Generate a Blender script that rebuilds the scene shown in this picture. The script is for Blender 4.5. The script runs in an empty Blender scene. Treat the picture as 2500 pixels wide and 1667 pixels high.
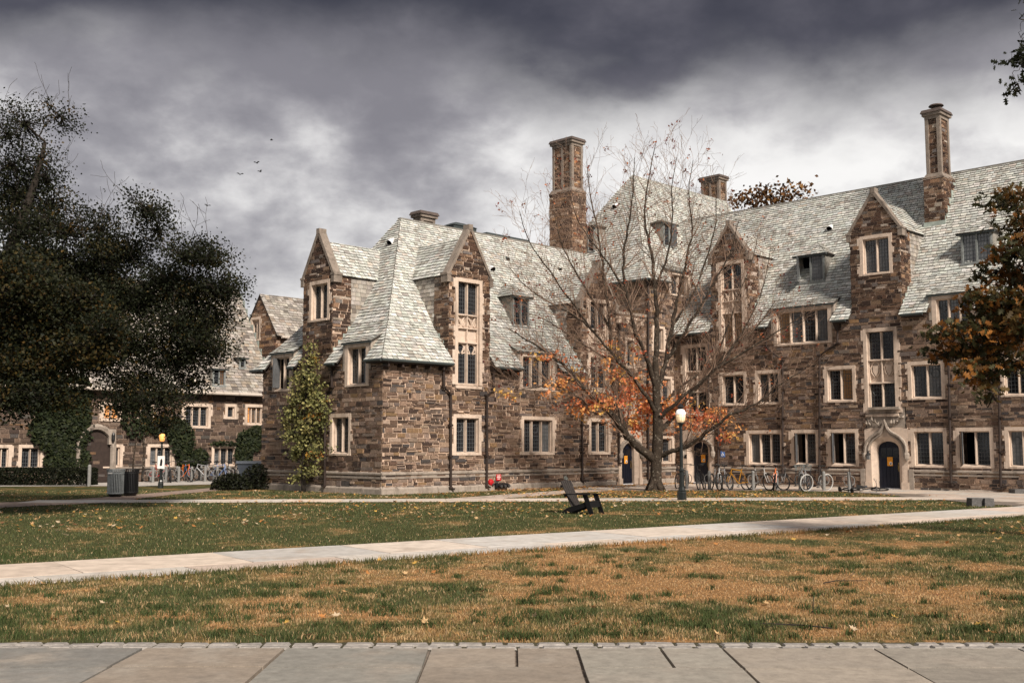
import bpy, math, random
from math import sin, cos, tan, pi, radians, sqrt, atan, hypot
from mathutils import Vector, Matrix, noise
random.seed(11)
R = random.random
U = random.uniform
SC = bpy.context.scene
COL = SC.collection
V = Vector

# ------------------------------------------------------------------ camera, world, sun, exposure
FPX, CX, CY, CAMH = 2650.0, 1250.0, 833.5, 1.9
PITCH = atan((1093 - CY) / FPX)
cam = bpy.data.cameras.new('camera')
cam.sensor_width = 36.0
cam.lens = 36.0 * FPX / 2500.0
cam.clip_end = 3000
camo = bpy.data.objects.new('camera', cam)
COL.objects.link(camo)
camo.location = (0, 0, CAMH)
camo.rotation_euler = (pi / 2 + PITCH, 0, 0)
SC.camera = camo

SUN_EL, SUN_AZ = radians(38), radians(153)      # azimuth from +Y clockwise: behind the camera, a little to its right
sun = bpy.data.lights.new('sun', 'SUN')
sun.energy = 1.5
sun.angle = radians(10)
sun.color = (1.0, 0.9, 0.79)
suno = bpy.data.objects.new('sun', sun)
COL.objects.link(suno)
sd = V((sin(SUN_AZ) * cos(SUN_EL), cos(SUN_AZ) * cos(SUN_EL), sin(SUN_EL)))
suno.rotation_euler = sd.to_track_quat('Z', 'Y').to_euler()
suno.location = sd * 200

SC.view_settings.view_transform = 'Standard'
SC.view_settings.look = 'None'
SC.view_settings.exposure = 2.05
SC.view_settings.gamma = 1
SC.cycles.use_denoising = True
SC.cycles.max_bounces = 5
SC.cycles.transparent_max_bounces = 4

W = bpy.data.worlds.new('World')
SC.world = W
W.use_nodes = True
nt = W.node_tree
nt.nodes.clear()


def nd(t, **kw):
    n = NT.nodes.new(t)
    for k, v in kw.items():
        if k == 'ins':
            for i, val in v.items():
                if isinstance(val, bpy.types.NodeSocket):
                    NT.links.new(val, n.inputs[i])
                else:
                    n.inputs[i].default_value = val
        else:
            setattr(n, k, v)
    return n


def mth(op, a, b=None, c=None, clamp=False):
    ins = {0: a}
    if b is not None:
        ins[1] = b
    if c is not None:
        ins[2] = c
    return nd('ShaderNodeMath', operation=op, use_clamp=clamp, ins=ins).outputs[0]


def smooth(x, a, b):
    n = nd('ShaderNodeMapRange', interpolation_type='SMOOTHSTEP', ins={0: x, 1: a, 2: b, 3: 0.0, 4: 1.0})
    return n.outputs[0]


def ramp(x, stops):
    n = nd('ShaderNodeValToRGB', ins={0: x})
    cr = n.color_ramp
    cr.interpolation = 'B_SPLINE' if len(stops) > 3 else 'LINEAR'
    while len(cr.elements) < len(stops):
        cr.elements.new(0.5)
    for e, (p, c) in zip(cr.elements, stops):
        e.position = p
        e.color = (*c, 1)
    return n.outputs[0]


NT = nt
SKX, SKZ = 52.80, 59.21
sky = nd('ShaderNodeTexSky', sky_type='NISHITA', sun_disc=False)
sky.sun_elevation = SUN_EL
sky.sun_rotation = SUN_AZ
tc = nd('ShaderNodeTexCoord').outputs['Generated']
sx = nd('ShaderNodeSeparateXYZ', ins={0: tc})
zc = mth('MAXIMUM', sx.outputs[2], 0.0)
cl = nd('ShaderNodeVectorMath', operation='MULTIPLY_ADD', ins={0: tc, 1: (1.0, 1.0, 1.7), 2: (SKX, 0.0, SKZ)}).outputs[0]
n0 = nd('ShaderNodeTexNoise', ins={'Vector': cl, 'Scale': 2.2, 'Detail': 2.0, 'Roughness': 0.4, 'Distortion': 0.3})
n1 = nd('ShaderNodeTexNoise', ins={'Vector': cl, 'Scale': 5.0, 'Detail': 9.0, 'Roughness': 0.52, 'Distortion': 0.08})
n2 = nd('ShaderNodeTexNoise', ins={'Vector': cl, 'Scale': 14.0, 'Detail': 6.0, 'Roughness': 0.55, 'Distortion': 0.1})
# a deck of heavy cloud overhead with an uneven lower edge, thinner and brighter air below it
edge = mth('ADD', mth('ADD', zc, mth('MULTIPLY', mth('SUBTRACT', n1.outputs[0], 0.5), 0.22)), mth('MULTIPLY', mth('SUBTRACT', n0.outputs[0], 0.5), 0.20))
edge = mth('ADD', edge, mth('MULTIPLY', mth('SUBTRACT', n2.outputs[0], 0.5), 0.035))
deck = mth('MULTIPLY', smooth(edge, 0.265, 0.36), mth('SUBTRACT', 1.0, mth('MULTIPLY', smooth(zc, 0.42, 0.8), 0.5)))
body = mth('ADD', mth('MULTIPLY', mth('SUBTRACT', 1.0, smooth(zc, 0.14, 0.34)), 0.03), mth('ADD', mth('ADD', mth('MULTIPLY', n0.outputs[0], 0.5), mth('MULTIPLY', n1.outputs[0], 0.40)), mth('MULTIPLY', n2.outputs[0], 0.22)))
thin = ramp(body, [(0.43, (0.052, 0.049, 0.054)), (0.50, (0.082, 0.078, 0.083)), (0.555, (0.142, 0.137, 0.138)), (0.62, (0.25, 0.245, 0.238))])
dark = ramp(body, [(0.40, (0.007, 0.0066, 0.009)), (0.51, (0.012, 0.0112, 0.0142)), (0.60, (0.021, 0.0195, 0.0235)), (0.70, (0.042, 0.039, 0.044))])
mixc = nd('ShaderNodeMix', data_type='RGBA', ins={0: deck, 6: thin, 7: dark}).outputs[2]
skyd = nd('ShaderNodeMix', data_type='RGBA', blend_type='MULTIPLY', ins={0: 1.0, 6: sky.outputs[0], 7: (0.05, 0.05, 0.05, 1)}).outputs[2]
fin = nd('ShaderNodeMix', data_type='RGBA', ins={0: 0.97, 6: skyd, 7: mixc}).outputs[2]
bg = nd('ShaderNodeBackground', ins={0: fin, 1: 1.0})
out = nd('ShaderNodeOutputWorld', ins={0: bg.outputs[0]})


# ------------------------------------------------------------------ pixels of the photograph to points in the place
def ray(px, py):
    x = (px - CX) / FPX
    y = -(py - CY) / FPX
    return V((x, cos(PITCH) - y * sin(PITCH), sin(PITCH) + y * cos(PITCH)))


def G(px, py, z=0.0):
    r = ray(px, py)
    k = (z - CAMH) / r.z
    return V((r.x * k, r.y * k, z))


def P3(px, py, Y):
    r = ray(px, py)
    k = Y / r.y
    return V((r.x * k, Y, CAMH + r.z * k))


OX, OY, SL = 8.7475, 58.4151, 19.84           # inner corner of the court, length of the left wing
BM = Matrix.Translation((OX, OY, 0)) @ Matrix.Rotation(pi / 4, 4, 'Z')
BMI = BM.inverted()
CAML = BMI @ V((0, 0, CAMH))


class Fac:
    """a wall plane in building coordinates: u along it, v up, n outwards"""
    def __init__(s, o, u, n):
        s.o, s.u, s.n, s.v = V(o), V(u), V(n), V((0, 0, 1))

    def p(s, u, v, n=0.0):
        return s.o + s.u * u + s.v * v + s.n * n

    def px(s, x, y, d=0.0):
        r = BMI.to_3x3() @ ray(x, y)
        t = ((s.o - s.n * d) - CAML).dot(s.n) / r.dot(s.n)
        q = CAML + r * t - s.o
        return q.dot(s.u), q.z

    def rect(s, x0, y0, x1, y1):
        xm, ym = (x0 + x1) / 2, (y0 + y1) / 2
        return s.px(x0, ym)[0], s.px(x1, ym)[0], s.px(xm, y1)[1], s.px(xm, y0)[1]


# ------------------------------------------------------------------ materials
MATS = {}


def mat(name, col=(.5, .5, .5), attr=False, rough=.8, spec=.3, mott=None, bump=None, metal=0.0, emit=None, trans=0.0, col2=None, stain=None):
    global NT
    m = bpy.data.materials.new(name)
    m.use_nodes = True
    NT = m.node_tree
    NT.nodes.clear()
    pos = nd('ShaderNodeNewGeometry').outputs['Position']
    if attr:
        c = nd('ShaderNodeAttribute', attribute_name='Col').outputs['Color']
    else:
        c = nd('ShaderNodeRGB')
        c.outputs[0].default_value = (*col, 1)
        c = c.outputs[0]
    if col2:
        nz = nd('ShaderNodeTexNoise', ins={'Vector': pos, 'Scale': col2[1], 'Detail': 5.0, 'Roughness': .6})
        f = smooth(nz.outputs[0], col2[2], col2[3])
        c = nd('ShaderNodeMix', data_type='RGBA', ins={0: f, 6: c, 7: (*col2[0], 1)}).outputs[2]
    if stain:      # vertical weather streaks
        mp = nd('ShaderNodeVectorMath', operation='MULTIPLY', ins={0: pos, 1: (3.0, 3.0, .5)}).outputs[0]
        nz = nd('ShaderNodeTexNoise', ins={'Vector': mp, 'Scale': 1.0, 'Detail': 4.0})
        f = mth('MULTIPLY', smooth(nz.outputs[0], .5, .75), stain[1])
        c = nd('ShaderNodeMix', data_type='RGBA', ins={0: f, 6: c, 7: (*stain[0], 1)}).outputs[2]
    if mott:
        nz = nd('ShaderNodeTexNoise', ins={'Vector': pos, 'Scale': mott[0], 'Detail': 6.0, 'Roughness': .65})
        f = nd('ShaderNodeMapRange', ins={0: nz.outputs[0], 1: .3, 2: .7, 3: 1 - mott[1], 4: 1 + mott[1]}).outputs[0]
        c = nd('ShaderNodeVectorMath', operation='SCALE', ins={0: c, 'Scale': f}).outputs[0]
    b = nd('ShaderNodeBsdfPrincipled', ins={'Base Color': c, 'Roughness': rough, 'Metallic': metal, 'Specular IOR Level': spec})
    if bump:
        nz = nd('ShaderNodeTexNoise', ins={'Vector': pos, 'Scale': bump[0], 'Detail': 5.0})
        bn = nd('ShaderNodeBump', ins={'Height': nz.outputs[0], 'Strength': bump[1], 'Distance': bump[2] if len(bump) > 2 else .02})
        NT.links.new(bn.outputs[0], b.inputs['Normal'])
    if emit:
        b.inputs['Emission Color'].default_value = (*emit[0], 1)
        b.inputs['Emission Strength'].default_value = emit[1]
    sh = b.outputs[0]
    if trans:
        t = nd('ShaderNodeBsdfTranslucent', ins={0: c})
        sh = nd('ShaderNodeMixShader', ins={0: trans, 1: sh, 2: t.outputs[0]}).outputs[0]
    nd('ShaderNodeOutputMaterial', ins={0: sh})
    MATS[name] = m
    return m


mat('stone', attr=True, rough=.82, mott=(14, .38), bump=(30, .5, .02), col2=((.05, .036, .029), .45, .56, .8))
mat('mortar', (.48, .355, .27), rough=.95, mott=(5, .25), bump=(40, .4, .01))
mat('mortar_shaded', (.21, .155, .12), rough=.95, mott=(5, .3))  # far hall mortar, shade put into its colour
mat('limestone', (.56, .45, .365), rough=.85, mott=(5, .16), bump=(25, .25, .01), stain=((.22, .165, .125), .75))
mat('limestone_grey', (.30, .255, .215), rough=.88, mott=(6, .22), bump=(25, .3, .01), stain=((.13, .105, .085), .8))
mat('limestone_dirty', (.215, .178, .148), rough=.9, mott=(5, .3), bump=(25, .3, .01), stain=((.08, .062, .05), .8))
mat('slate', attr=True, rough=.66, spec=.3, stain=((.17, .15, .125), .6), mott=(7, .2), bump=(22, .35, .01))
mat('roof_under', (.035, .03, .027), rough=.95)
mat('glass', (.012, .013, .016), rough=.07, spec=.6)
mat('glass_pale', (.13, .135, .14), rough=.2, spec=.6, mott=(3, .3))
mat('glass_warm', (.085, .058, .04), rough=.12, spec=.5, mott=(2.5, .6), emit=((1, .45, .15), .014))
mat('glass_lit', (.2, .1, .04), rough=.3, mott=(2.5, .5), emit=((1, .38, .10), .22))
mat('lead', (.075, .083, .09), rough=.5, spec=.4)
mat('frame_grey', (.20, .215, .21), rough=.6, mott=(8, .3))
mat('dark_void', (.004, .004, .005), rough=1, spec=0)
mat('door_blue', (.0045, .008, .021), rough=.42, spec=.4, mott=(3, .2))
mat('iron_black', (.010, .010, .011), rough=.45, spec=.45)
mat('lamp_black', (.010, .013, .013), rough=.38, spec=.5, mott=(12, .3))
mat('pipe_brown', (.035, .024, .02), rough=.55, mott=(6, .3))
mat('copper', (.30, .345, .315), rough=.6, mott=(5, .3))
mat('gutter', (.045, .055, .055), rough=.5)
mat('gutter_pale', (.52, .46, .40), rough=.6, stain=((.2, .15, .12), .7))
mat('white_metal', (.72, .72, .74), rough=.4)
mat('white_paint', (.75, .73, .7), rough=.5)
mat('bark_maple', (.036, .026, .018), rough=.92, mott=(7, .5), bump=(16, .9, .05), col2=((.19, .165, .13), 9.0, .585, .66))
mat('twig', (.17, .112, .08), rough=.9, mott=(6, .4))
mat('bark_dark', (.03, .024, .019), rough=.95, mott=(8, .35), bump=(14, .7, .04))
mat('leaf', attr=True, rough=.6, spec=.2, trans=.3)
mat('grass', attr=True, rough=.7, spec=.2, trans=.15)
mat('lawn', attr=True, rough=.95, spec=.1, mott=(9, .45), bump=(30, .9, .04))
mat('soil', (.05, .045, .025), rough=1, mott=(2, .4))
mat('flag', attr=True, rough=.8, col2=((.29, .255, .215), 1.3, .46, .74), stain=((.17, .15, .13), .35), mott=(11, .2), bump=(45, .4, .01))
mat('flag_path', attr=True, rough=.82, mott=(3.5, .18), bump=(35, .35, .01), col2=((.40, .33, .27), 1.2, .5, .78), stain=((.33, .27, .22), .35))
mat('joint', (.17, .14, .115), rough=1, mott=(8, .4))
mat('paving_far', (.42, .35, .295), rough=.9, mott=(1.3, .25), bump=(8, .4, .02), col2=((.25, .19, .155), 2.5, .5, .7))
mat('brick_path', (.25, .185, .15), rough=.9, mott=(3.5, .35), bump=(8, .4, .02))
mat('concrete', (.40, .37, .34), rough=.9, mott=(6, .3))
mat('granite', (.27, .25, .23), rough=.85, mott=(18, .3), bump=(20, .5, .02))
mat('granite_dark', (.10, .095, .092), rough=.85, mott=(14, .3), bump=(20, .5, .02))
mat('bollard_grey', (.20, .198, .19), rough=.55, mott=(8, .15))
mat('can_grey', (.23, .25, .255), rough=.5, mott=(14, .3))
mat('bin_blue', (.06, .072, .092), rough=.55)
mat('chair_black', (.006, .006, .0065), rough=.6, spec=.2)
mat('chair_wood', (.036, .031, .029), rough=.6, mott=(10, .3))
mat('rubber', (.012, .012, .012), rough=.75)
mat('rubber_white', (.42, .41, .39), rough=.7)
mat('chrome', (.09, .09, .093), rough=.4, metal=.4)
mat('red_paint', (.42, .012, .018), rough=.45)
mat('orange_paper', (.85, .36, .03), rough=.7)
mat('blue_sign', (.10, .20, .50), rough=.5)
mat('brass', (.35, .25, .1), rough=.35, metal=.8)
mat('lamp_glass', (.85, .72, .55), rough=.25, emit=((1, .62, .28), .09))
mat('lamp_glass_top', (.85, .85, .85), rough=.3, emit=((1, .93, .85), .05))
mat('lamp_amber', (.75, .38, .14), rough=.25, emit=((1, .42, .1), .2))
mat('wood_warm', (.42, .2, .07), rough=.7)
FRAMEC = {'white': (.42, .41, .4), 'black': (.012, .012, .014), 'orange': (.62, .14, .02), 'yellow': (.42, .19, .015), 'silver': (.3, .3, .31),
          'red': (.3, .03, .03), 'blue': (.12, .2, .42), 'darkgrey': (.05, .05, .055)}
for k, c in FRAMEC.items():
    mat('bike_' + k, c, rough=.35, spec=.5)


# ------------------------------------------------------------------ mesh builder
class MB:
    def __init__(s):
        s.v, s.f, s.c = [], [], []

    def poly(s, pts, col=None):
        i = len(s.v)
        s.v.extend(pts)
        s.f.append(tuple(range(i, i + len(pts))))
        s.c.append(col)

    def hexa(s, a, col=None):           # 8 points: bottom ring 0-3 ccw, top ring 4-7
        i = len(s.v)
        s.v.extend(a)
        for q in ((3, 2, 1, 0), (4, 5, 6, 7), (0, 1, 5, 4), (1, 2, 6, 5), (2, 3, 7, 6), (3, 0, 4, 7)):
            s.f.append(tuple(i + k for k in q))
            s.c.append(col)

    def box(s, x0, x1, y0, y1, z0, z1, col=None):
        s.hexa([V(p) for p in ((x0, y0, z0), (x1, y0, z0), (x1, y1, z0), (x0, y1, z0), (x0, y0, z1), (x1, y0, z1), (x1, y1, z1), (x0, y1, z1))], col)

    def fbox(s, fr, u0, u1, v0, v1, n0, n1, col=None):
        p = fr.p
        s.hexa([p(u0, v0, n1), p(u1, v0, n1), p(u1, v0, n0), p(u0, v0, n0), p(u0, v1, n1), p(u1, v1, n1), p(u1, v1, n0), p(u0, v1, n0)], col)

    def bar(s, a, b, w, h, up=V((0, 0, 1)), col=None):   # a rectangular bar from a to b
        a, b = V(a), V(b)
        d = (b - a).normalized()
        x = d.cross(up)
        if x.length < 1e-4:
            x = d.cross(V((1, 0, 0)))
        x.normalize()
        y = x.cross(d)
        x, y = x * w / 2, y * h / 2
        s.hexa([a - x - y, a + x - y, a + x + y, a - x + y, b - x - y, b + x - y, b + x + y, b - x + y], col)

    def prism(s, fr, poly, n0, n1, col=None):            # polygon (u,v) ccw seen from outside, from depth n0 to n1
        n = len(poly)
        i = len(s.v)
        s.v.extend(fr.p(u, v, n1) for u, v in poly)
        s.v.extend(fr.p(u, v, n0) for u, v in poly)
        s.f.append(tuple(range(i, i + n)))
        s.f.append(tuple(range(i + 2 * n - 1, i + n - 1, -1)))
        s.c += [col, col]
        for k in range(n):
            j = (k + 1) % n
            s.f.append((i + j, i + k, i + n + k, i + n + j))
            s.c.append(col)

    def tube(s, pts, rad, sides=6, col=None, cap=True):
        pts = [V(p) for p in pts]
        if not isinstance(rad, (list, tuple)):
            rad = [rad] * len(pts)
        i = len(s.v)
        ref = V((.31, .17, .93))
        for k, p in enumerate(pts):
            d = (pts[min(k + 1, len(pts) - 1)] - pts[max(k - 1, 0)]).normalized()
            x = d.cross(ref)
            if x.length < .1:
                x = d.cross(V((1, 0, 0)))
            x.normalize()
            y = d.cross(x)
            for q in range(sides):
                a = 2 * pi * q / sides
                s.v.append(p + (x * cos(a) + y * sin(a)) * rad[k])
        for k in range(len(pts) - 1):
            for q in range(sides):
                r = (q + 1) % sides
                s.f.append((i + k * sides + q, i + k * sides + r, i + (k + 1) * sides + r, i + (k + 1) * sides + q))
                s.c.append(col)
        if cap:
            s.f.append(tuple(i + q for q in range(sides - 1, -1, -1)))
            e = i + (len(pts) - 1) * sides
            s.f.append(tuple(e + q for q in range(sides)))
            s.c += [col, col]

    def lathe(s, prof, c=(0, 0, 0), seg=16, col=None, m=None):
        i = len(s.v)
        for r, z in prof:
            for q in range(seg):
                a = 2 * pi * q / seg
                p = V((c[0] + r * cos(a), c[1] + r * sin(a), c[2] + z))
                s.v.append(m @ p if m else p)
        for k in range(len(prof) - 1):
            for q in range(seg):
                r = (q + 1) % seg
                s.f.append((i + k * seg + q, i + k * seg + r, i + (k + 1) * seg + r, i + (k + 1) * seg + q))
                s.c.append(col)
        s.f.append(tuple(i + q for q in range(seg - 1, -1, -1)))
        e = i + (len(prof) - 1) * seg
        s.f.append(tuple(e + q for q in range(seg)))
        s.c += [col, col]

    def torus(s, c, ax, r, t, seg=24, ts=6, col=None):
        ax = V(ax).normalized()
        x = ax.orthogonal().normalized()
        y = ax.cross(x)
        i = len(s.v)
        for k in range(seg):
            a = 2 * pi * k / seg
            d = x * cos(a) + y * sin(a)
            for q in range(ts):
                b = 2 * pi * q / ts
                s.v.append(V(c) + d * (r + t * cos(b)) + ax * t * sin(b))
        for k in range(seg):
            for q in range(ts):
                k2, q2 = (k + 1) % seg, (q + 1) % ts
                s.f.append((i + k * ts + q, i + k2 * ts + q, i + k2 * ts + q2, i + k * ts + q2))
                s.c.append(col)

    def mesh(s, name, m, smooth=False):
        me = bpy.data.meshes.new(name)
        me.from_pydata([tuple(p) for p in s.v], [], s.f)
        if s.c and s.c[0] is not None:
            at = me.attributes.new('Col', 'FLOAT_COLOR', 'FACE')
            fl = []
            for c in s.c:
                fl += (c[0], c[1], c[2], 1.0)
            at.data.foreach_set('color', fl)
        me.materials.append(MATS[m])
        if smooth:
            me.polygons.foreach_set('use_smooth', [True] * len(me.polygons))
        me.update()
        return me

    def build(s, name, m, parent=None, smooth=False):
        return obj(name, s.mesh(name, m, smooth), parent)


def obj(name, me, parent=None):
    o = bpy.data.objects.new(name, me)
    COL.objects.link(o)
    if parent:
        o.parent = parent
    return o


def tag(o, label=None, cat=None, group=None, kind=None):
    if label:
        o['label'] = label
    if cat:
        o['category'] = cat
    if group:
        o['group'] = group
    if kind:
        o['kind'] = kind
    return o


def thing(name, label, cat, loc=(0, 0, 0), rz=0.0, group=None):
    o = obj(name, None)
    o.location = loc
    o.rotation_euler = (0, 0, rz)
    return tag(o, label, cat, group)


def copy_tree(o, parent=None):
    c = o.copy()
    COL.objects.link(c)
    c.parent = parent
    for ch in o.children:
        copy_tree(ch, c)
    return c


def inst(proto, loc, rz, label, group=None, s=1.0, rx=0.0, first=set()):
    o = proto if proto.name not in first else copy_tree(proto)
    first.add(proto.name)
    o.location = loc
    o.rotation_euler = (rx, 0, rz)
    o.scale = (s, s, s)
    return tag(o, label, None, group)


# ------------------------------------------------------------------ 2D clipping helpers
def sub_rects(r, holes):
    rs = [r]
    for h in holes:
        nx = []
        for a in rs:
            if a[0] >= h[1] - 1e-4 or a[1] <= h[0] + 1e-4 or a[2] >= h[3] - 1e-4 or a[3] <= h[2] + 1e-4:
                nx.append(a)
                continue
            u0, u1, v0, v1 = a
            if v0 < h[2]:
                nx.append((u0, u1, v0, h[2]))
            if v1 > h[3]:
                nx.append((u0, u1, h[3], v1))
            m0, m1 = max(v0, h[2]), min(v1, h[3])
            if u0 < h[0]:
                nx.append((u0, h[0], m0, m1))
            if u1 > h[1]:
                nx.append((h[1], u1, m0, m1))
        rs = nx
    return rs


def clip(poly, conv):
    """poly clipped by a convex ccw outline"""
    n = len(conv)
    for k in range(n):
        ax, ay = conv[k]
        bx, by = conv[(k + 1) % n]
        ex, ey = bx - ax, by - ay
        res = []
        m = len(poly)
        if m < 3:
            return []
        for i in range(m):
            p, q = poly[i], poly[(i + 1) % m]
            sp = ex * (p[1] - ay) - ey * (p[0] - ax)
            sq = ex * (q[1] - ay) - ey * (q[0] - ax)
            if sp >= 0:
                res.append(p)
            if (sp >= 0) != (sq >= 0):
                t = sp / (sp - sq)
                res.append((p[0] + (q[0] - p[0]) * t, p[1] + (q[1] - p[1]) * t))
        poly = res
    return poly if len(poly) > 2 else []


def area(p):
    return abs(sum(p[i][0] * p[(i + 1) % len(p)][1] - p[(i + 1) % len(p)][0] * p[i][1] for i in range(len(p)))) / 2


def bounds(poly):
    us = [p[0] for p in poly]
    vs = [p[1] for p in poly]
    return min(us), max(us), min(vs), max(vs)


# ------------------------------------------------------------------ building kit
PAL = [((.225, .155, .112), 2.8), ((.16, .104, .072), 3.0), ((.10, .063, .045), 2.7), ((.045, .029, .023), 2.2), ((.135, .105, .09), 1.8),
       ((.19, .138, .108), 1.8), ((.20, .125, .068), .7), ((.06, .052, .05), 1.0), ((.28, .205, .155), 1.0)]
PAL_DARK = [((.115, .07, .046), 2.2), ((.075, .041, .026), 2.6), ((.038, .022, .016), 2.8), ((.19, .125, .084), 1.5), ((.20, .12, .075), 1.0), ((.13, .11, .10), 1.0), ((.34, .28, .23), .7)]
PAL_RUST = [((.19, .112, .07), 2.4), ((.13, .077, .05), 2.4), ((.27, .185, .13), 1.4), ((.07, .043, .032), 1.6), ((.40, .32, .25), .5), ((.28, .16, .085), 1.0)]


def pick(pal):
    t = sum(w for _, w in pal) * R()
    for c, w in pal:
        t -= w
        if t <= 0:
            break
    k = U(.8, 1.2)
    return (c[0] * k * U(.97, 1.03), c[1] * k, c[2] * k * U(.96, 1.04))


SLP = [((.505, .51, .475), 4), ((.455, .47, .435), 3), ((.55, .54, .50), 3), ((.40, .405, .375), 2), ((.47, .425, .375), 1.0), ((.34, .32, .29), .7), ((.48, .50, .465), 1.8)]
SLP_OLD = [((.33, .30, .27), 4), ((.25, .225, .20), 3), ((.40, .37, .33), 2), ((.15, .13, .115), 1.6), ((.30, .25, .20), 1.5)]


class Building:
    def __init__(s, name, label, pal=PAL, slp=SLP):
        s.root = thing(name, label, 'building', (OX, OY, 0), pi / 4)
        s.stones, s.slates, s.pal, s.slp = [], [], pal, slp

    # a wall of coursed rubble: backing of mortar, single stones proud of it
    def wall(s, fr, outline, holes=(), pal=None, name='wall', n=0.0, stones=True, sz=1.0, back=None):
        pal = pal or s.pal
        b = bounds(outline)
        mb = MB()
        for r in sub_rects(b, holes):
            q = clip([(r[0], r[2]), (r[1], r[2]), (r[1], r[3]), (r[0], r[3])], outline)
            if q:
                mb.poly([fr.p(u, v, n) for u, v in q])
        w = mb.build(name, back or 'mortar', s.root)
        if not stones:
            return w
        v = b[2] + .01
        g = .0155
        while v < b[3]:
            hh = U(.10, .235) * sz
            u = b[0] - U(0, .4)
            while u < b[1]:
                ww = U(.36, 1.0) * sz
                cells = []
                lay = 1 if hh < .2 * sz and R() < .85 else (2 if R() < .72 else 3)
                if hh < .26 * sz and R() < .35:
                    lay = 1
                cuts = sorted([0, 1] + [U(.3, .7) if lay == 2 else (k + U(.75, 1.2)) / 3 for k in range(lay - 1)])
                for k in range(len(cuts) - 1):
                    va, vb = v + hh * cuts[k], v + hh * cuts[k + 1]
                    x = u
                    while x < u + ww - .02:
                        w2 = U(.18, .64) * sz * (1 if vb - va > .09 else 1.1)
                        if u + ww - (x + w2) < .2 * sz:
                            w2 = u + ww - x
                        cells.append((x, x + w2, va, vb))
                        x += w2
                for c in cells:
                    for r in sub_rects(c, holes):
                        if r[1] - r[0] < .06 or r[3] - r[2] < .04:
                            continue
                        j = min(.05, (r[3] - r[2]) * .35)
                        q = [(r[0] + g + U(0, .01) + U(-.3, 1) * j * (R() < .4), r[2] + g * U(.6, 1.3)), (r[1] - g - U(-.3, 1) * j * (R() < .4), r[2] + g * U(.6, 1.3)),
                             (r[1] - g - U(-.3, 1) * j * (R() < .4), r[3] - g * U(.6, 1.3)), (r[0] + g + U(-.3, 1) * j * (R() < .4), r[3] - g * U(.6, 1.3))]
                        q = clip(q, outline)
                        if not q or area(q) < .004:
                            continue
                        pr = U(.012, .034) if R() < .6 else U(.03, .062)
                        front = [fr.p(a, bb, n + pr + U(-.004, .005)) for a, bb in q]
                        bk = [fr.p(a, bb, n - .01) for a, bb in q]
                        s.stones.append((front, bk, pick(pal), w, area(q)))
                u += ww
            v += hh
        return w

    # one plane of a slated roof
    def slope(s, P0, P1, Q1, Q0, cuts=(), e=.178, name='roof', slates=True, slp=None, wide=1.0):
        P0, P1, Q0, Q1 = V(P0), V(P1), V(Q0), V(Q1)
        u = (P1 - P0).normalized()
        n = u.cross(Q0 - P0) if (Q0 - P0).length > .01 else u.cross(Q1 - P0)
        n.normalize()
        v = n.cross(u)
        fr = Fac(P0 - u * P0.dot(u), u, n)
        fr.v = v
        vz = v.z
        pts = []
        for p in (P0, P1, Q1, Q0):
            q = (p.dot(u), (p - P0).dot(v))
            if not pts or hypot(q[0] - pts[-1][0], q[1] - pts[-1][1]) > .01:
                pts.append(q)
        if hypot(pts[0][0] - pts[-1][0], pts[0][1] - pts[-1][1]) < .01:
            pts.pop()
        holes = [(c[0], c[1], (c[2] - P0.z) / vz, (c[3] - P0.z) / vz) for c in cuts]
        b = bounds(pts)
        mb = MB()
        for r in sub_rects(b, holes):
            q = clip([(r[0], r[2]), (r[1], r[2]), (r[1], r[3]), (r[0], r[3])], pts)
            if q:
                mb.prism(fr, q, -.05, 0)
        if not mb.v:
            return
        rf = mb.build(name, 'roof_under', s.root)
        if not slates:
            return rf
        vv = 0.0
        tot = b[3]
        while vv < tot - .03:
            ee = e * (1.12 - .3 * vv / max(tot, 3)) * U(.94, 1.06)
            x = b[0] - U(0, .3)
            while x < b[1]:
                w2 = U(.17, .37) * wide
                for r in sub_rects((x + .008, x + w2 - .008, vv, vv + ee * 1.12), holes):
                    if r[1] - r[0] < .05 or r[3] - r[2] < .05:
                        continue
                    d0, d1 = U(-.016, .012), U(-.016, .012)
                    ch = U(0, .035) * (R() < .35)
                    q = [(r[0] + ch, r[2] + d0), (r[1] - ch * .6, r[2] + d1), (r[1], r[2] + d1 + .05 if ch else r[2] + d1 + .02), (r[1], r[3]), (r[0], r[3]), (r[0], r[2] + d0 + .05 if ch else r[2] + d0 + .02)]
                    q = clip(q, pts)
                    if not q or area(q) < .004:
                        continue
                    t0 = U(.035, .055)
                    tw = U(-.004, .004)

                    def hn(a, bb):
                        f = max(0, min(1, (bb - vv) / (ee * 1.12)))
                        return t0 * (1 - f) + .007 * f + tw * ((a - r[0]) / (w2) - .5) * 2
                    front = [fr.p(a, bb, hn(a, bb)) for a, bb in q]
                    bk = [fr.p(a, bb, max(.001, hn(a, bb) - .035)) for a, bb in q]
                    s.slates.append((front, bk, pick(slp or s.slp), rf, area(q)))
                x += w2
            vv += ee
        return rf

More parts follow.
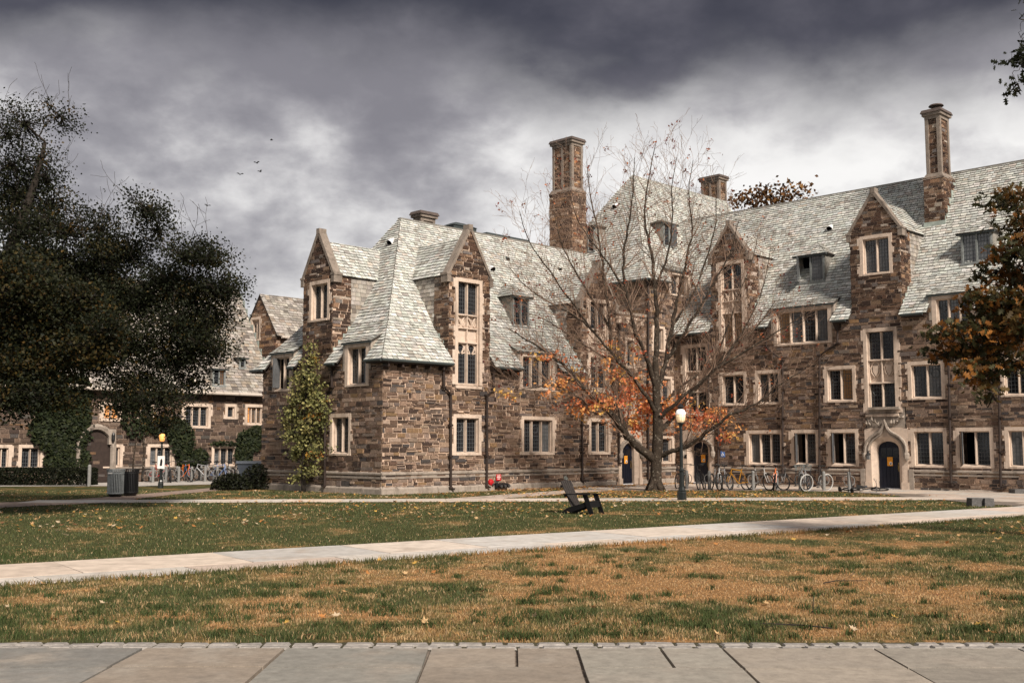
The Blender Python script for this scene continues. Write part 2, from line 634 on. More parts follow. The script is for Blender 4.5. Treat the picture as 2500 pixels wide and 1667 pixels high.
    def finish(s):
        for lst, nm, mt, stuff in ((s.stones, 'stone', 'stone', 'masonry'), (s.slates, 'slate', 'slate', 'slate_covering')):
            if not lst:
                continue

            def score(t):
                c = t[0][0]
                d = CAML - c
                nn = (t[0][1] - t[0][0]).cross(t[0][2] - t[0][0])
                if nn.length < 1e-9:
                    return 0
                w = ray_px(BM @ c)
                if not (0 < w[0] < 2500 and 0 < w[1] < 1667):
                    return 0
                return t[4] * max(0, nn.normalized().dot(d.normalized())) / d.length_squared
            lst.sort(key=score, reverse=True)
            rest = MB()
            for i, (fa, bk, c, par, a) in enumerate(lst):
                mb = MB() if i < 300 else rest
                k = len(mb.v)
                n = len(fa)
                mb.v.extend(fa)
                mb.v.extend(bk)
                mb.f.append(tuple(range(k, k + n)))
                mb.c.append(c)
                ce = (.12, .11, .095) if nm == 'slate' else c      # dirty split edges, coloured darker still to paint shadow lines between courses
                for q in range(n):
                    r = (q + 1) % n
                    mb.f.append((k + r, k + q, k + n + q, k + n + r))
                    mb.c.append(ce)
                if i < 300:
                    mb.build(nm, mt, par)
            if rest.v:
                tag(rest.build(stuff, mt, s.root), kind='stuff')

    # ---------------------------------------------------------------- windows
    def window(s, fr, u0, u1, v0, v1, lights=2, arched=False, glass=None, opened=(), sur=.16, teeth=True, dep=.27, lime='limestone', lat=(.135, .175), prouds=.045, plain=False, seat=True):
        st = MB()
        iv0, iv1 = v0 + .15, v1 - sur
        a0, a1 = u0 + sur, u1 - sur
        p = prouds
        st.fbox(fr, u0, a0, v0, v1, -dep, p)
        st.fbox(fr, a1, u1, v0, v1, -dep, p)
        st.fbox(fr, a0, a1, iv1, v1, -dep, p + .003)
        # splayed sill
        st.hexa([fr.p(a0, v0, p + .02), fr.p(a1, v0, p + .02), fr.p(a1, v0, -dep), fr.p(a0, v0, -dep),
                 fr.p(a0, iv0 - .07, p + .02), fr.p(a1, iv0 - .07, p + .02), fr.p(a1, iv0 + .02, -dep), fr.p(a0, iv0 + .02, -dep)])
        # inner moulding step
        st.fbox(fr, a0, a0 + .045, iv0, iv1, -dep, -.07)
        st.fbox(fr, a1 - .045, a1, iv0, iv1, -dep, -.07)
        st.fbox(fr, a0 + .045, a1 - .045, iv1 - .045, iv1, -dep, -.072)
        if teeth:
            hgt = v1 - v0
            k = max(2, int(hgt / .55))
            for sd in (0, 1):
                for i in range(k):
                    if (i + sd) % 2 == 0 or R() < .25:
                        va, vb = v0 + hgt * i / k + .01, v0 + hgt * (i + U(.75, .95)) / k
                        ex = U(.07, .16)
                        if sd:
                            st.fbox(fr, u1, u1 + ex, va, vb, -.02, p - .004)
                        else:
                            st.fbox(fr, u0 - ex, u0, va, vb, -.02, p - .004)
        mw = .105
        b0, b1 = a0 + .045, a1 - .045
        lw = (b1 - b0 - mw * (lights - 1)) / lights
        for i in range(1, lights):
            x = b0 + i * (lw + mw) - mw
            st.hexa([fr.p(x + .03, iv0, -.06), fr.p(x + mw - .03, iv0, -.06), fr.p(x + mw, iv0, -dep), fr.p(x, iv0, -dep),
                     fr.p(x + .03, iv1 - .045, -.06), fr.p(x + mw - .03, iv1 - .045, -.06), fr.p(x + mw, iv1 - .045, -dep), fr.p(x, iv1 - .045, -dep)])
        tv = iv1 - .045
        if arched:
            for i in range(lights):
                x = b0 + i * (lw + mw)
                s.cusp(st, fr, x, x + lw, tv - lw * .95, tv, -.17)
        w = st.build('window', lime, s.root)
        for i in range(lights):
            x = b0 + i * (lw + mw)
            gl = glass[i] if glass else ('glass' if R() < .9 else 'glass_pale')
            s.light(w, fr, x, x + lw, iv0 + .02, tv, -dep + .06, gl, i in opened, lat, hinge=(i == 0))
        return w

    def cusp(s, st, fr, x0, x1, v0, v1, n):
        """pierced trefoil head in one light"""
        w = x1 - x0
        xm = (x0 + x1) / 2
        for sg in (-1, 1):
            e = xm + sg * w / 2
            pts = [(e, v1), (e, v0)]
            arc = []
            for k in range(7):
                a = k / 6 * pi / 2
                arc.append((xm + sg * w / 2 * cos(a), v0 + (v1 - v0) * .92 * sin(a) ** .9))
            poly = [(e, v1)] + arc[1:] + [(xm, v1)]
            if sg < 0:
                poly = poly[::-1]
            st.prism(fr, poly[::-1] if sg > 0 else poly[::-1], n - .06, n)
            c = [(xm + sg * w * .5, v0 + w * .3), (xm + sg * w * .12, v0 + w * .2), (xm + sg * w * .3, v0 + w * .5), (xm + sg * w * .36, v0 + w * .68)]
            for a, b in zip(c, c[1:]):
                st.bar(fr.p(a[0], a[1], n - .02), fr.p(b[0], b[1], n - .02), .05, .05)

    def light(s, par, fr, x0, x1, v0, v1, n, gl='glass', opened=False, lat=(.135, .175), hinge=True):
        if opened:
            mb = MB()
            mb.fbox(fr, x0, x1, v0, v1, n - .5, n - .45)
            mb.build('dark_room', 'dark_void', par)
            hx = x0 if hinge else x1
            sg = 1 if hinge else -1
            ang = radians(68)
            f2 = Fac(fr.p(hx, 0, n + .02), (fr.u * sg * cos(ang) + fr.n * sin(ang)), (fr.n * cos(ang) - fr.u * sg * sin(ang)))
            w = x1 - x0
            s.light(par, f2, 0, w, v0, v1, 0, 'glass_pale', False, lat)
            return
        mb = MB()
        t = U(-.006, .006)
        t2 = U(-.006, .006)
        mb.hexa([fr.p(x0, v0, n + t), fr.p(x1, v0, n - t), fr.p(x1, v0, n - .02), fr.p(x0, v0, n - .02),
                 fr.p(x0, v1, n + t + t2), fr.p(x1, v1, n - t + t2), fr.p(x1, v1, n - .02), fr.p(x0, v1, n - .02)])
        mb.build('pane', gl, par)
        lb = MB()
        k = max(2, round((x1 - x0) / lat[0]))
        r = max(2, round((v1 - v0) / lat[1]))
        h = .0085
        m0, m1 = n + .008, n + .02
        for i in range(k + 1):
            x = x0 + (x1 - x0) * i / k
            ww = h if 0 < i < k else h * 2
            lb.fbox(fr, x - ww, x + ww, v0, v1, m0, m1)
        for i in range(r + 1):
            y = v0 + (v1 - v0) * i / r
            ww = h if 0 < i < r else h * 2
            lb.fbox(fr, x0, x1, y - ww, y + ww, m0 - .001, m1 - .002)
        if R() < .45 and r > 4:           # painted roundel in the upper part
            rr = (x1 - x0) * .34
            lb.torus(fr.p((x0 + x1) / 2, v1 - (v1 - v0) * .27, n + .018), fr.n, rr, .013, 16, 4)
        lb.build('lattice', 'lead', par)

    # tall stone frame with windows one over another and carved panels between them
    def stack(s, fr, u0, u1, stages, lights=2, teeth=True):
        v0, v1 = stages[0][1], stages[-1][2]
        st = MB()
        sur, dep, p = .17, .27, .05
        a0, a1 = u0 + sur, u1 - sur
        st.fbox(fr, u0, a0, v0, v1, -dep, p)
        st.fbox(fr, a1, u1, v0, v1, -dep, p)
        st.fbox(fr, a0, a1, v1 - sur, v1, -dep, p + .003)
        st.fbox(fr, a0, a0 + .05, v0, v1 - sur, -dep, -.07)
        st.fbox(fr, a1 - .05, a1, v0, v1 - sur, -dep, -.07)
        if teeth:
            k = int((v1 - v0) / .5)
            for i in range(k):
                va, vb = v0 + (v1 - v0) * i / k + .01, v0 + (v1 - v0) * (i + .9) / k
                if i % 2 == 0:
                    st.fbox(fr, u0 - U(.08, .16), u0, va, vb, -.02, p - .004)
                if i % 2 == 1 or R() < .3:
                    st.fbox(fr, u1, u1 + U(.08, .16), va, vb, -.02, p - .004)
        b0, b1 = a0 + .05, a1 - .05
        mw = .11
        lw = (b1 - b0 - mw * (lights - 1)) / lights
        lightsl = []
        for kind, va, vb in stages:
            vt = min(vb, v1 - sur)
            st.hexa([fr.p(a0 + .05, va, -.03), fr.p(a1 - .05, va, -.03), fr.p(a1 - .05, va, -dep), fr.p(a0 + .05, va, -dep),
                     fr.p(a0 + .05, va + .05, -.03), fr.p(a1 - .05, va + .05, -.03), fr.p(a1 - .05, va + .11, -dep), fr.p(a0 + .05, va + .11, -dep)])
            for i in range(1, lights):
                x = b0 + i * (lw + mw) - mw
                st.hexa([fr.p(x + .03, va, -.06), fr.p(x + mw - .03, va, -.06), fr.p(x + mw, va, -dep), fr.p(x, va, -dep),
                         fr.p(x + .03, vt, -.06), fr.p(x + mw - .03, vt, -.06), fr.p(x + mw, vt, -dep), fr.p(x, vt, -dep)])
            for i in range(lights):
                x = b0 + i * (lw + mw)
                if kind in ('win', 'arch', 'warm'):
                    if kind == 'arch':
                        s.cusp(st, fr, x, x + lw, vt - lw * 1.05, vt, -.16)
                    lightsl.append((x, x + lw, va + .09, vt, 'glass_warm' if kind == 'warm' else 'glass'))
                elif kind == 'blank':
                    st.fbox(fr, x, x + lw, va + .08, vt, -dep + .02, -.155)
                elif kind == 'tracery':
                    st.fbox(fr, x, x + lw, va, vt, -dep + .02, -.2)
                    xm, vm = x + lw / 2, (va + vt) / 2
                    for sg in (-1, 1):
                        pts = [fr.p(xm + sg * lw * .46, vt - .02, -.15), fr.p(xm + sg * lw * .2, vt - (vt - va) * .3, -.13), fr.p(xm + sg * lw * .02, va + (vt - va) * .35, -.13), fr.p(xm - sg * lw * .12, va + .03, -.15)]
                        st.tube(pts, [.035, .05, .05, .03], 5)
                        st.tube([fr.p(xm + sg * lw * .46, va + (vt - va) * .45, -.15), fr.p(xm + sg * lw * .3, va + (vt - va) * .2, -.13), fr.p(xm + sg * lw * .1, va + (vt - va) * .3, -.15)], .035, 5)
                elif kind == 'shield':
                    st.fbox(fr, x, x + lw, va + .08, vt, -dep + .02, -.19)
                    xm, vm = x + lw / 2, va + (vt - va) * .62
                    hw = lw * .27
                    hh = (vt - va) * .26
                    st.prism(fr, [(xm, vm - hh * 1.1), (xm + hw * .8, vm - hh * .4), (xm + hw, vm + hh * .7), (xm - hw, vm + hh * .7), (xm - hw * .8, vm - hh * .4)], -.2, -.12)
                    for sg in (-1, 1):
                        st.tube([fr.p(xm, vm + hh * 1.5, -.15), fr.p(xm + sg * lw * .22, vm + hh * 1.15, -.13), fr.p(xm + sg * lw * .42, vm + hh * .3, -.13), fr.p(xm + sg * lw * .36, vm - hh * .5, -.14), fr.p(xm + sg * lw * .1, vm - hh * 1.2, -.16)], .032, 5)
        st.hexa([fr.p(u0 + .03, v0 - .16, p + .03), fr.p(u1 - .03, v0 - .16, p + .03), fr.p(u1 - .03, v0 - .16, -.1), fr.p(u0 + .03, v0 - .16, -.1),
                 fr.p(u0 + .03, v0 - .05, p + .03), fr.p(u1 - .03, v0 - .05, p + .03), fr.p(u1 - .03, v0, -.1), fr.p(u0 + .03, v0, -.1)])
        w = st.build('window', 'limestone', s.root)
        for a in lightsl:
            s.light(w, fr, a[0], a[1], a[2], a[3], -dep + .06, a[4])
        return (u0, u1, v0 - .16, v1)

    # ---------------------------------------------------------------- roof pieces
    def gable(s, fr, prof, u0, u1, zb, zk, za, holes, pal=None, stone_d=.95):
        """wall gable rising through the eaves, with coping, cheeks and its own little roof"""
        pal = pal or PAL_DARK
        uc = (u0 + u1) / 2
        s.wall(fr, [(u0, zb), (u1, zb), (u1, zk), (uc, za), (u0, zk)], holes, pal)
        dk = depth_at(prof, zk)
        for sg, ue in ((-1, u0), (1, u1)):
            f2 = Fac(fr.p(ue, 0, 0), -fr.n if sg > 0 else fr.n, fr.u * sg)
            # u runs outward-in for the right cheek, reversed for the left
            def q(d, z):
                return (d, z) if sg > 0 else (-d, z)
            zl = z_at(prof, 0.0) - .1
            zs = z_at(prof, stone_d) - .1
            po = [q(0, zl), q(stone_d, zs), q(stone_d, zk), q(0, zk)]
            s.wall(f2, po if sg > 0 else po[::-1], (), pal)
            a, b, c = fr.p(ue, zs, -stone_d), fr.p(ue, zk, -stone_d), fr.p(ue, zk, -dk - .3)
            m = MB()
            m.prism(f2, ([q(stone_d, zs), q(dk + .3, zk), q(stone_d, zk)] if sg > 0 else [q(stone_d, zs), q(dk + .3, zk), q(stone_d, zk)][::-1]), -.04, 0.0)
            m.build('cheek', 'roof_under', s.root)
            # slates hung on the cheek
            zz = zs
            f3 = f2
            tri = [q(stone_d, zs), q(dk + .3, zk), q(stone_d, zk)]
            if sg < 0:
                tri = tri[::-1]
            b4 = bounds(tri)
            while zz < zk:
                x = b4[0] - U(0, .2)
                while x < b4[1]:
                    w2 = U(.2, .34)
                    qq = clip([(x, zz), (x + w2 - .01, zz), (x + w2 - .01, zz + .2), (x, zz + .2)], tri)
                    if qq and area(qq) > .004:
                        s.slates.append(([f2.p(a2, b2, .028 - .1 * (b2 - zz)) for a2, b2 in qq], [f2.p(a2, b2, .001) for a2, b2 in qq], pick(SLP_OLD), s.root, area(qq)))
                    x += w2
                zz += .19
            # lead flashing stepped up the cheek
            fl = MB()
            for i in range(4):
                d = .02 + i * .26
                z = z_at(prof, d)
                fl.fbox(f2, q(d, 0)[0] if sg > 0 else q(d + .24, 0)[0], q(d + .24, 0)[0] if sg > 0 else q(d, 0)[0], z + .02, z + .24, .03, .045)
            fl.build('flashing', 'copper', s.root)
        # little roof
        zr, ze = za - .28, zk - .12
        for sg, ue in ((-1, u0 - .1), (1, u1 + .1)):
            d0, d1 = .22, depth_at(prof, ze) + .25
            r1 = depth_at(prof, zr) + .25
            A, B = fr.p(ue, ze, -d0), fr.p(ue, ze, -d1)
            C, D = fr.p(uc, zr, -r1), fr.p(uc, zr, -d0)
            if sg < 0:
                s.slope(B, A, D, C, e=.18)
            else:
                s.slope(A, B, C, D, e=.18)
        cp = MB()
        th = .135
        for sg, ue in ((-1, u0), (1, u1)):
            dx, dz = uc - ue, za - zk
            L = hypot(dx, dz)
            nx, nz = -dz / L * (1 if dx > 0 else -1), abs(dx) / L
            a = (ue - sg * -.0 + sg * .1, zk - .14)
            po = [(ue, zk - .05), (uc, za - .02), (uc, za + th / nz), (ue + nx * th, zk - .05 + nz * th * .4)]
            if sg < 0:
                po = po[::-1]
            po = ccw(po)
            cp.prism(fr, po, -.32, .075)
            # kneeler
            k0, k1 = (ue - .16, ue + .06) if sg < 0 else (ue - .06, ue + .16)
            cp.fbox(fr, k0, k1, zk - .42, zk - .02, -.36, .078)
            cp.fbox(fr, k0 - .03, k1 + .03, zk - .10, zk - .01, -.38, .095)
        cp.fbox(fr, uc - .12, uc + .12, za + .02, za + .27, -.3, .085)
        cp.build('coping', 'limestone_dirty', s.root)

    def half_dormer(s, fr, prof, r, lights, glass=None, opened=()):
        u0, u1, v0, v1 = r
        s.window(fr, u0, u1, v0, v1, lights, glass=glass, opened=opened, teeth=False, sur=.2)
        d = depth_at(prof, v1)
        for sg, ue in ((-1, u0), (1, u1)):
            a, b = (ue - .14, ue - .002) if sg < 0 else (ue + .002, ue + .14)
            zl = z_at(prof, -.1) - .7
            f2 = Fac(fr.p(0, 0, 0), -fr.n, fr.u)
            d2 = d + .28
            z2 = z_at(prof, d2)
            ck = MB()
            ck.prism(f2, ccw([(-.05, zl), (-.05, v1 - .03), (d2, z2 - .03), (d, v1 - .05), (.05, zl)]), a, b)
            ck.build('cheek', 'limestone_grey', s.root)
        z2 += .02
        s.slope(fr.p(u0 - .2, v1 + .0, .1), fr.p(u1 + .2, v1 + .0, .1), fr.p(u1 + .2, z2, -d2), fr.p(u0 - .2, z2, -d2), e=.17)
        gt = MB()
        gt.fbox(fr, u0 - .22, u1 + .22, v1 - .06, v1 - .01, .07, .12)
        gt.build('eave_board', 'gutter', s.root)
        return (u0, u1, v0, v1)

    def hip_dormer(s, fr, prof, x0, y0, x1, y1, ztop=.75, lights=2, opened=(), gl=None, matf='frame_grey'):
        d, zb = roof_hit(fr, prof, (x0 + x1) / 2, y1)
        u0, u1 = fr.px(x0, (y0 + y1) / 2, d)[0], fr.px(x1, (y0 + y1) / 2, d)[0]
        zt = fr.px((x0 + x1) / 2, y0, d)[1]
        f = Fac(fr.p(0, 0, -d), fr.u, fr.n)
        mb = MB()
        mb.fbox(f, u0, u0 + .09, zb - .3, zt, -.1, .04)
        mb.fbox(f, u1 - .09, u1, zb - .3, zt, -.1, .04)
        mb.fbox(f, u0, u1, zt - .09, zt, -.1, .043)
        mb.fbox(f, u0 - .05, u1 + .05, zb - .06, zb + .05, -.1, .08)
        m = (u0 + u1) / 2
        if lights == 2:
            mb.fbox(f, m - .04, m + .04, zb, zt, -.1, .038)
        w = mb.build('dormer_window', matf, s.root)
        ls = [(u0 + .09, m - .04), (m + .04, u1 - .09)] if lights == 2 else [(u0 + .09, u1 - .09)]
        for i, (a, b) in enumerate(ls):
            s.light(w, f, a, b, zb + .05, zt - .09, -.04, (gl[i] if gl else 'glass'), i in opened)
        # cheeks
        db = depth_at(prof, zt) + .2
        ck = MB()
        f2 = Fac(fr.p(0, 0, 0), -fr.n, fr.u)
        for a, b in ((u0 - .03, u0), (u1, u1 + .03)):
            ck = MB()
            ck.prism(f2, ccw([(d + .02, zb - .3), (d + .02, zt), (db, zt)]), a, b)
            ck.build('cheek', 'slate_cheek', s.root)
        # hipped roof
        ov = .17
        zr = zt + ztop
        hd = (u1 - u0) / 2 * .9
        rb = depth_at(prof, zr) + .2
        eb = depth_at(prof, zt) + .3
        A, B = f.p(u0 - ov, zt - .03, ov), f.p(u1 + ov, zt - .03, ov)
        K = f.p(m, zr, -hd)
        K2 = fr.p(m, zr, -max(rb, d + hd + .1))
        s.slope(A, B, K, K, e=.17, wide=.8)
        s.slope(B, fr.p(u1 + ov, zt - .03, -eb), K2, K, e=.17, wide=.8)
        s.slope(fr.p(u0 - ov, zt - .03, -eb), A, K, K2, e=.17, wide=.8)
        gb = MB()
        gb.fbox(f, u0 - ov, u1 + ov, zt - .1, zt - .032, .02, ov - .01)
        gb.build('eave_board', 'gutter', s.root)

    def vent(s, fr, prof, px, py, white=True, sc=1.0):
        d, z = roof_hit(fr, prof, px, py)
        u = fr.px(px, py, d)[0]
        mb = MB()
        mt = 'white_metal' if white else 'gutter'
        dirn = (fr.n * .75 - fr.v * .65).normalized()
        a = fr.p(u, z + .16 * sc, -d - .1)
        mb.tube([a - dirn * .05, a + dirn * .22 * sc, a + dirn * .38 * sc], [.02, .13 * sc, .17 * sc], 10)
        o = mb.build('roof_vent', mt, s.root)
        m2 = MB()
        m2.tube([a + dirn * .385 * sc, a + dirn * .39 * sc], [.15 * sc, .15 * sc], 10)
        m2.build('vent_mouth', 'dark_void', o)

    def pipe(s, fr, pts, r=.055, hopper=True, foot=True):
        mb = MB()
        q = [fr.p(u, v, .13) for u, v in pts]
        if foot:
            q.append(fr.p(pts[-1][0] + .12, pts[-1][1] - .06, .25))
        mb.tube(q, r, 8)
        for (ua, va), (ub, vb) in zip(pts, pts[1:]):
            if abs(ua - ub) < .2:
                k = max(1, int(abs(va - vb) / 1.3))
                for i in range(k + 1):
                    v = va + (vb - va) * i / k
                    mb.fbox(fr, ua - .085, ua + .085, v - .04, v + .04, .0, .2)
        if hopper:
            u, v = pts[0]
            mb.hexa([fr.p(u - .09, v - .1, .22), fr.p(u + .09, v - .1, .22), fr.p(u + .09, v - .1, .04), fr.p(u - .09, v - .1, .04),
                     fr.p(u - .17, v + .22, .29), fr.p(u + .17, v + .22, .29), fr.p(u + .17, v + .22, .02), fr.p(u - .17, v + .22, .02)])
        mb.build('downpipe', 'pipe_brown', s.root)

    def gutter(s, a, b, m='gutter', r=.065, rafters=None):
        mb = MB()
        mb.tube([a, b], r, 8)
        mb.build('gutter', m, s.root)

    def belt(s, fr, u0, u1, z, m='limestone_grey'):
        mb = MB()
        prof = [(-.005, z - .17), (.05, z - .16), (.055, z - .09), (.02, z - .08), (.025, z - .02), (.075, z), (.08, z + .07), (-.005, z + .13)]
        for (n0, za), (n1, zb) in zip(prof, prof[1:]):
            mb.poly([fr.p(u0, za, n0), fr.p(u1, za, n0), fr.p(u1, zb, n1), fr.p(u0, zb, n1)])
        mb.build('belt_course', m, s.root)

    def plinth(s, fr, u0, u1, h=.3, n=.1):
        x = u0
        while x < u1:
            w = min(U(.8, 1.7), u1 - x)
            if u1 - x - w < .4:
                w = u1 - x
            mb = MB()
            k = U(-.012, .012)
            mb.hexa([fr.p(x + .006, -.2, n + k), fr.p(x + w - .006, -.2, n + k), fr.p(x + w - .006, -.2, -.05), fr.p(x + .006, -.2, -.05),
                     fr.p(x + .006, h - .08, n + k), fr.p(x + w - .006, h - .08, n + k), fr.p(x + w - .006, h + .02, -.0), fr.p(x + .006, h + .02, -.0)])
            mb.build('plinth_block', 'limestone_grey', s.root)
            x += w

    # ---------------------------------------------------------------- chimney: lower stone shaft, upper shaft with limestone ribs
    def chimney(s, x0, x1, y0, y1, z0, zm, z1, pal=PAL_RUST, pot=False, ribs=1):
        def faces(a0, a1, b0, b1):
            return ((Fac((0, b0, 0), (1, 0, 0), (0, -1, 0)), a0, a1), (Fac((a0, 0, 0), (0, -1, 0), (-1, 0, 0)), -b1, -b0),
                    (Fac((0, b1, 0), (-1, 0, 0), (0, 1, 0)), -a1, -a0), (Fac((a1, 0, 0), (0, 1, 0), (1, 0, 0)), b0, b1))
        if zm > z0:
            for fr, a, b in faces(x0, x1, y0, y1):
                s.wall(fr, [(a, z0), (b, z0), (b, zm), (a, zm)], (), pal, name='chimney_shaft')
        i = .11
        X0, X1, Y0, Y1 = x0 + i, x1 - i, y0 + i, y1 - i
        tr = MB()
        if zm > z0:
            tr.hexa([V(p) for p in ((x0 - .05, y0 - .05, zm - .08), (x1 + .05, y0 - .05, zm - .08), (x1 + .05, y1 + .05, zm - .08), (x0 - .05, y1 + .05, zm - .08),
                                    (X0 - .02, Y0 - .02, zm + .2), (X1 + .02, Y0 - .02, zm + .2), (X1 + .02, Y1 + .02, zm + .2), (X0 - .02, Y1 + .02, zm + .2))])
        zt = z1 - .32
        for fr, a, b in faces(X0, X1, Y0, Y1):
            s.wall(fr, [(a, zm), (b, zm), (b, z1 - .1), (a, z1 - .1)], (), pal, name='chimney_shaft', n=-.07)
            n = max(1, round((b - a) / .75)) if ribs else 0
            for k in range(n + 1):
                c = a + (b - a) * k / max(n, 1)
                c = min(max(c, a + .09), b - .09)
                tr.fbox(fr, c - .075, c + .075, zm + .15, zt + .02, -.1, .012)
            tr.fbox(fr, a, b, zt - .05, zt + .12, -.1, .014)
        tr.box(X0 - .1, X1 + .1, Y0 - .1, Y1 + .1, zt + .12, z1 - .06)
        tr.build('chimney_trim', 'limestone_dirty', s.root)
        cp = MB()
        cp.hexa([V(p) for p in ((X0 - .16, Y0 - .16, z1 - .06), (X1 + .16, Y0 - .16, z1 - .06), (X1 + .16, Y1 + .16, z1 - .06), (X0 - .16, Y1 + .16, z1 - .06),
                                (X0 - .1, Y0 - .1, z1 + .1), (X1 + .1, Y0 - .1, z1 + .1), (X1 + .1, Y1 + .1, z1 + .1), (X0 - .1, Y1 + .1, z1 + .1))])
        if pot:
            c = ((X0 + X1) / 2, (Y0 + Y1) / 2, z1 + .1)
            cp.lathe([(.16, 0), (.16, .16), (.05, .17), (.05, .24), (.36, .26), (.3, .33), (.05, .37)], c, 12)
        cp.build('chimney_cap', 'chimney_cap', s.root)


mat('slate_cheek', (.20, .19, .17), rough=.8, mott=(7, .35), bump=(5, .6, .03))
mat('chimney_cap', (.085, .066, .058), rough=.85, mott=(6, .3))


def ccw(p):
    a = sum(p[i][0] * p[(i + 1) % len(p)][1] - p[(i + 1) % len(p)][0] * p[i][1] for i in range(len(p)))
    return p if a > 0 else p[::-1]


def ray_px(w):
    """point to photograph pixel, for choosing the pieces that show largest"""
    d = w - V((0, 0, CAMH))
    yy = d.y * cos(PITCH) + d.z * sin(PITCH)
    zz = -d.y * sin(PITCH) + d.z * cos(PITCH)
    if yy < .1:
        return (-1, -1)
    return (CX + FPX * d.x / yy, CY - FPX * zz / yy)


def z_at(prof, d):
    for (d0, z0), (d1, z1) in zip(prof, prof[1:]):
        if d <= d1:
            return z0 + (z1 - z0) * (d - d0) / (d1 - d0)
    return prof[-1][1]


def depth_at(prof, z):
    for (d0, z0), (d1, z1) in zip(prof, prof[1:]):
        if z <= z1:
            return d0 + (d1 - d0) * (z - z0) / (z1 - z0)
    return prof[-1][0]


def roof_hit(fr, prof, px, py):
    a, b = -.35, prof[-1][0] - .05
    f = lambda d: fr.px(px, py, d)[1] - z_at(prof, d)
    for _ in range(40):
        m = (a + b) / 2
        if f(m) > 0:
            a = m
        else:
            b = m
    return a, z_at(prof, a)


# ------------------------------------------------------------------ doors
def arch_pts(u0, u1, z0, sp, rise, k=14, ex=.75):
    uc, hw = (u0 + u1) / 2, (u1 - u0) / 2
    pts = [(u1, z0), (u1, sp)]
    for i in range(1, k):
        a = pi * i / k
        pts.append((uc + hw * cos(a), sp + rise * sin(a) ** ex))
    return pts + [(u0, sp), (u0, z0)]


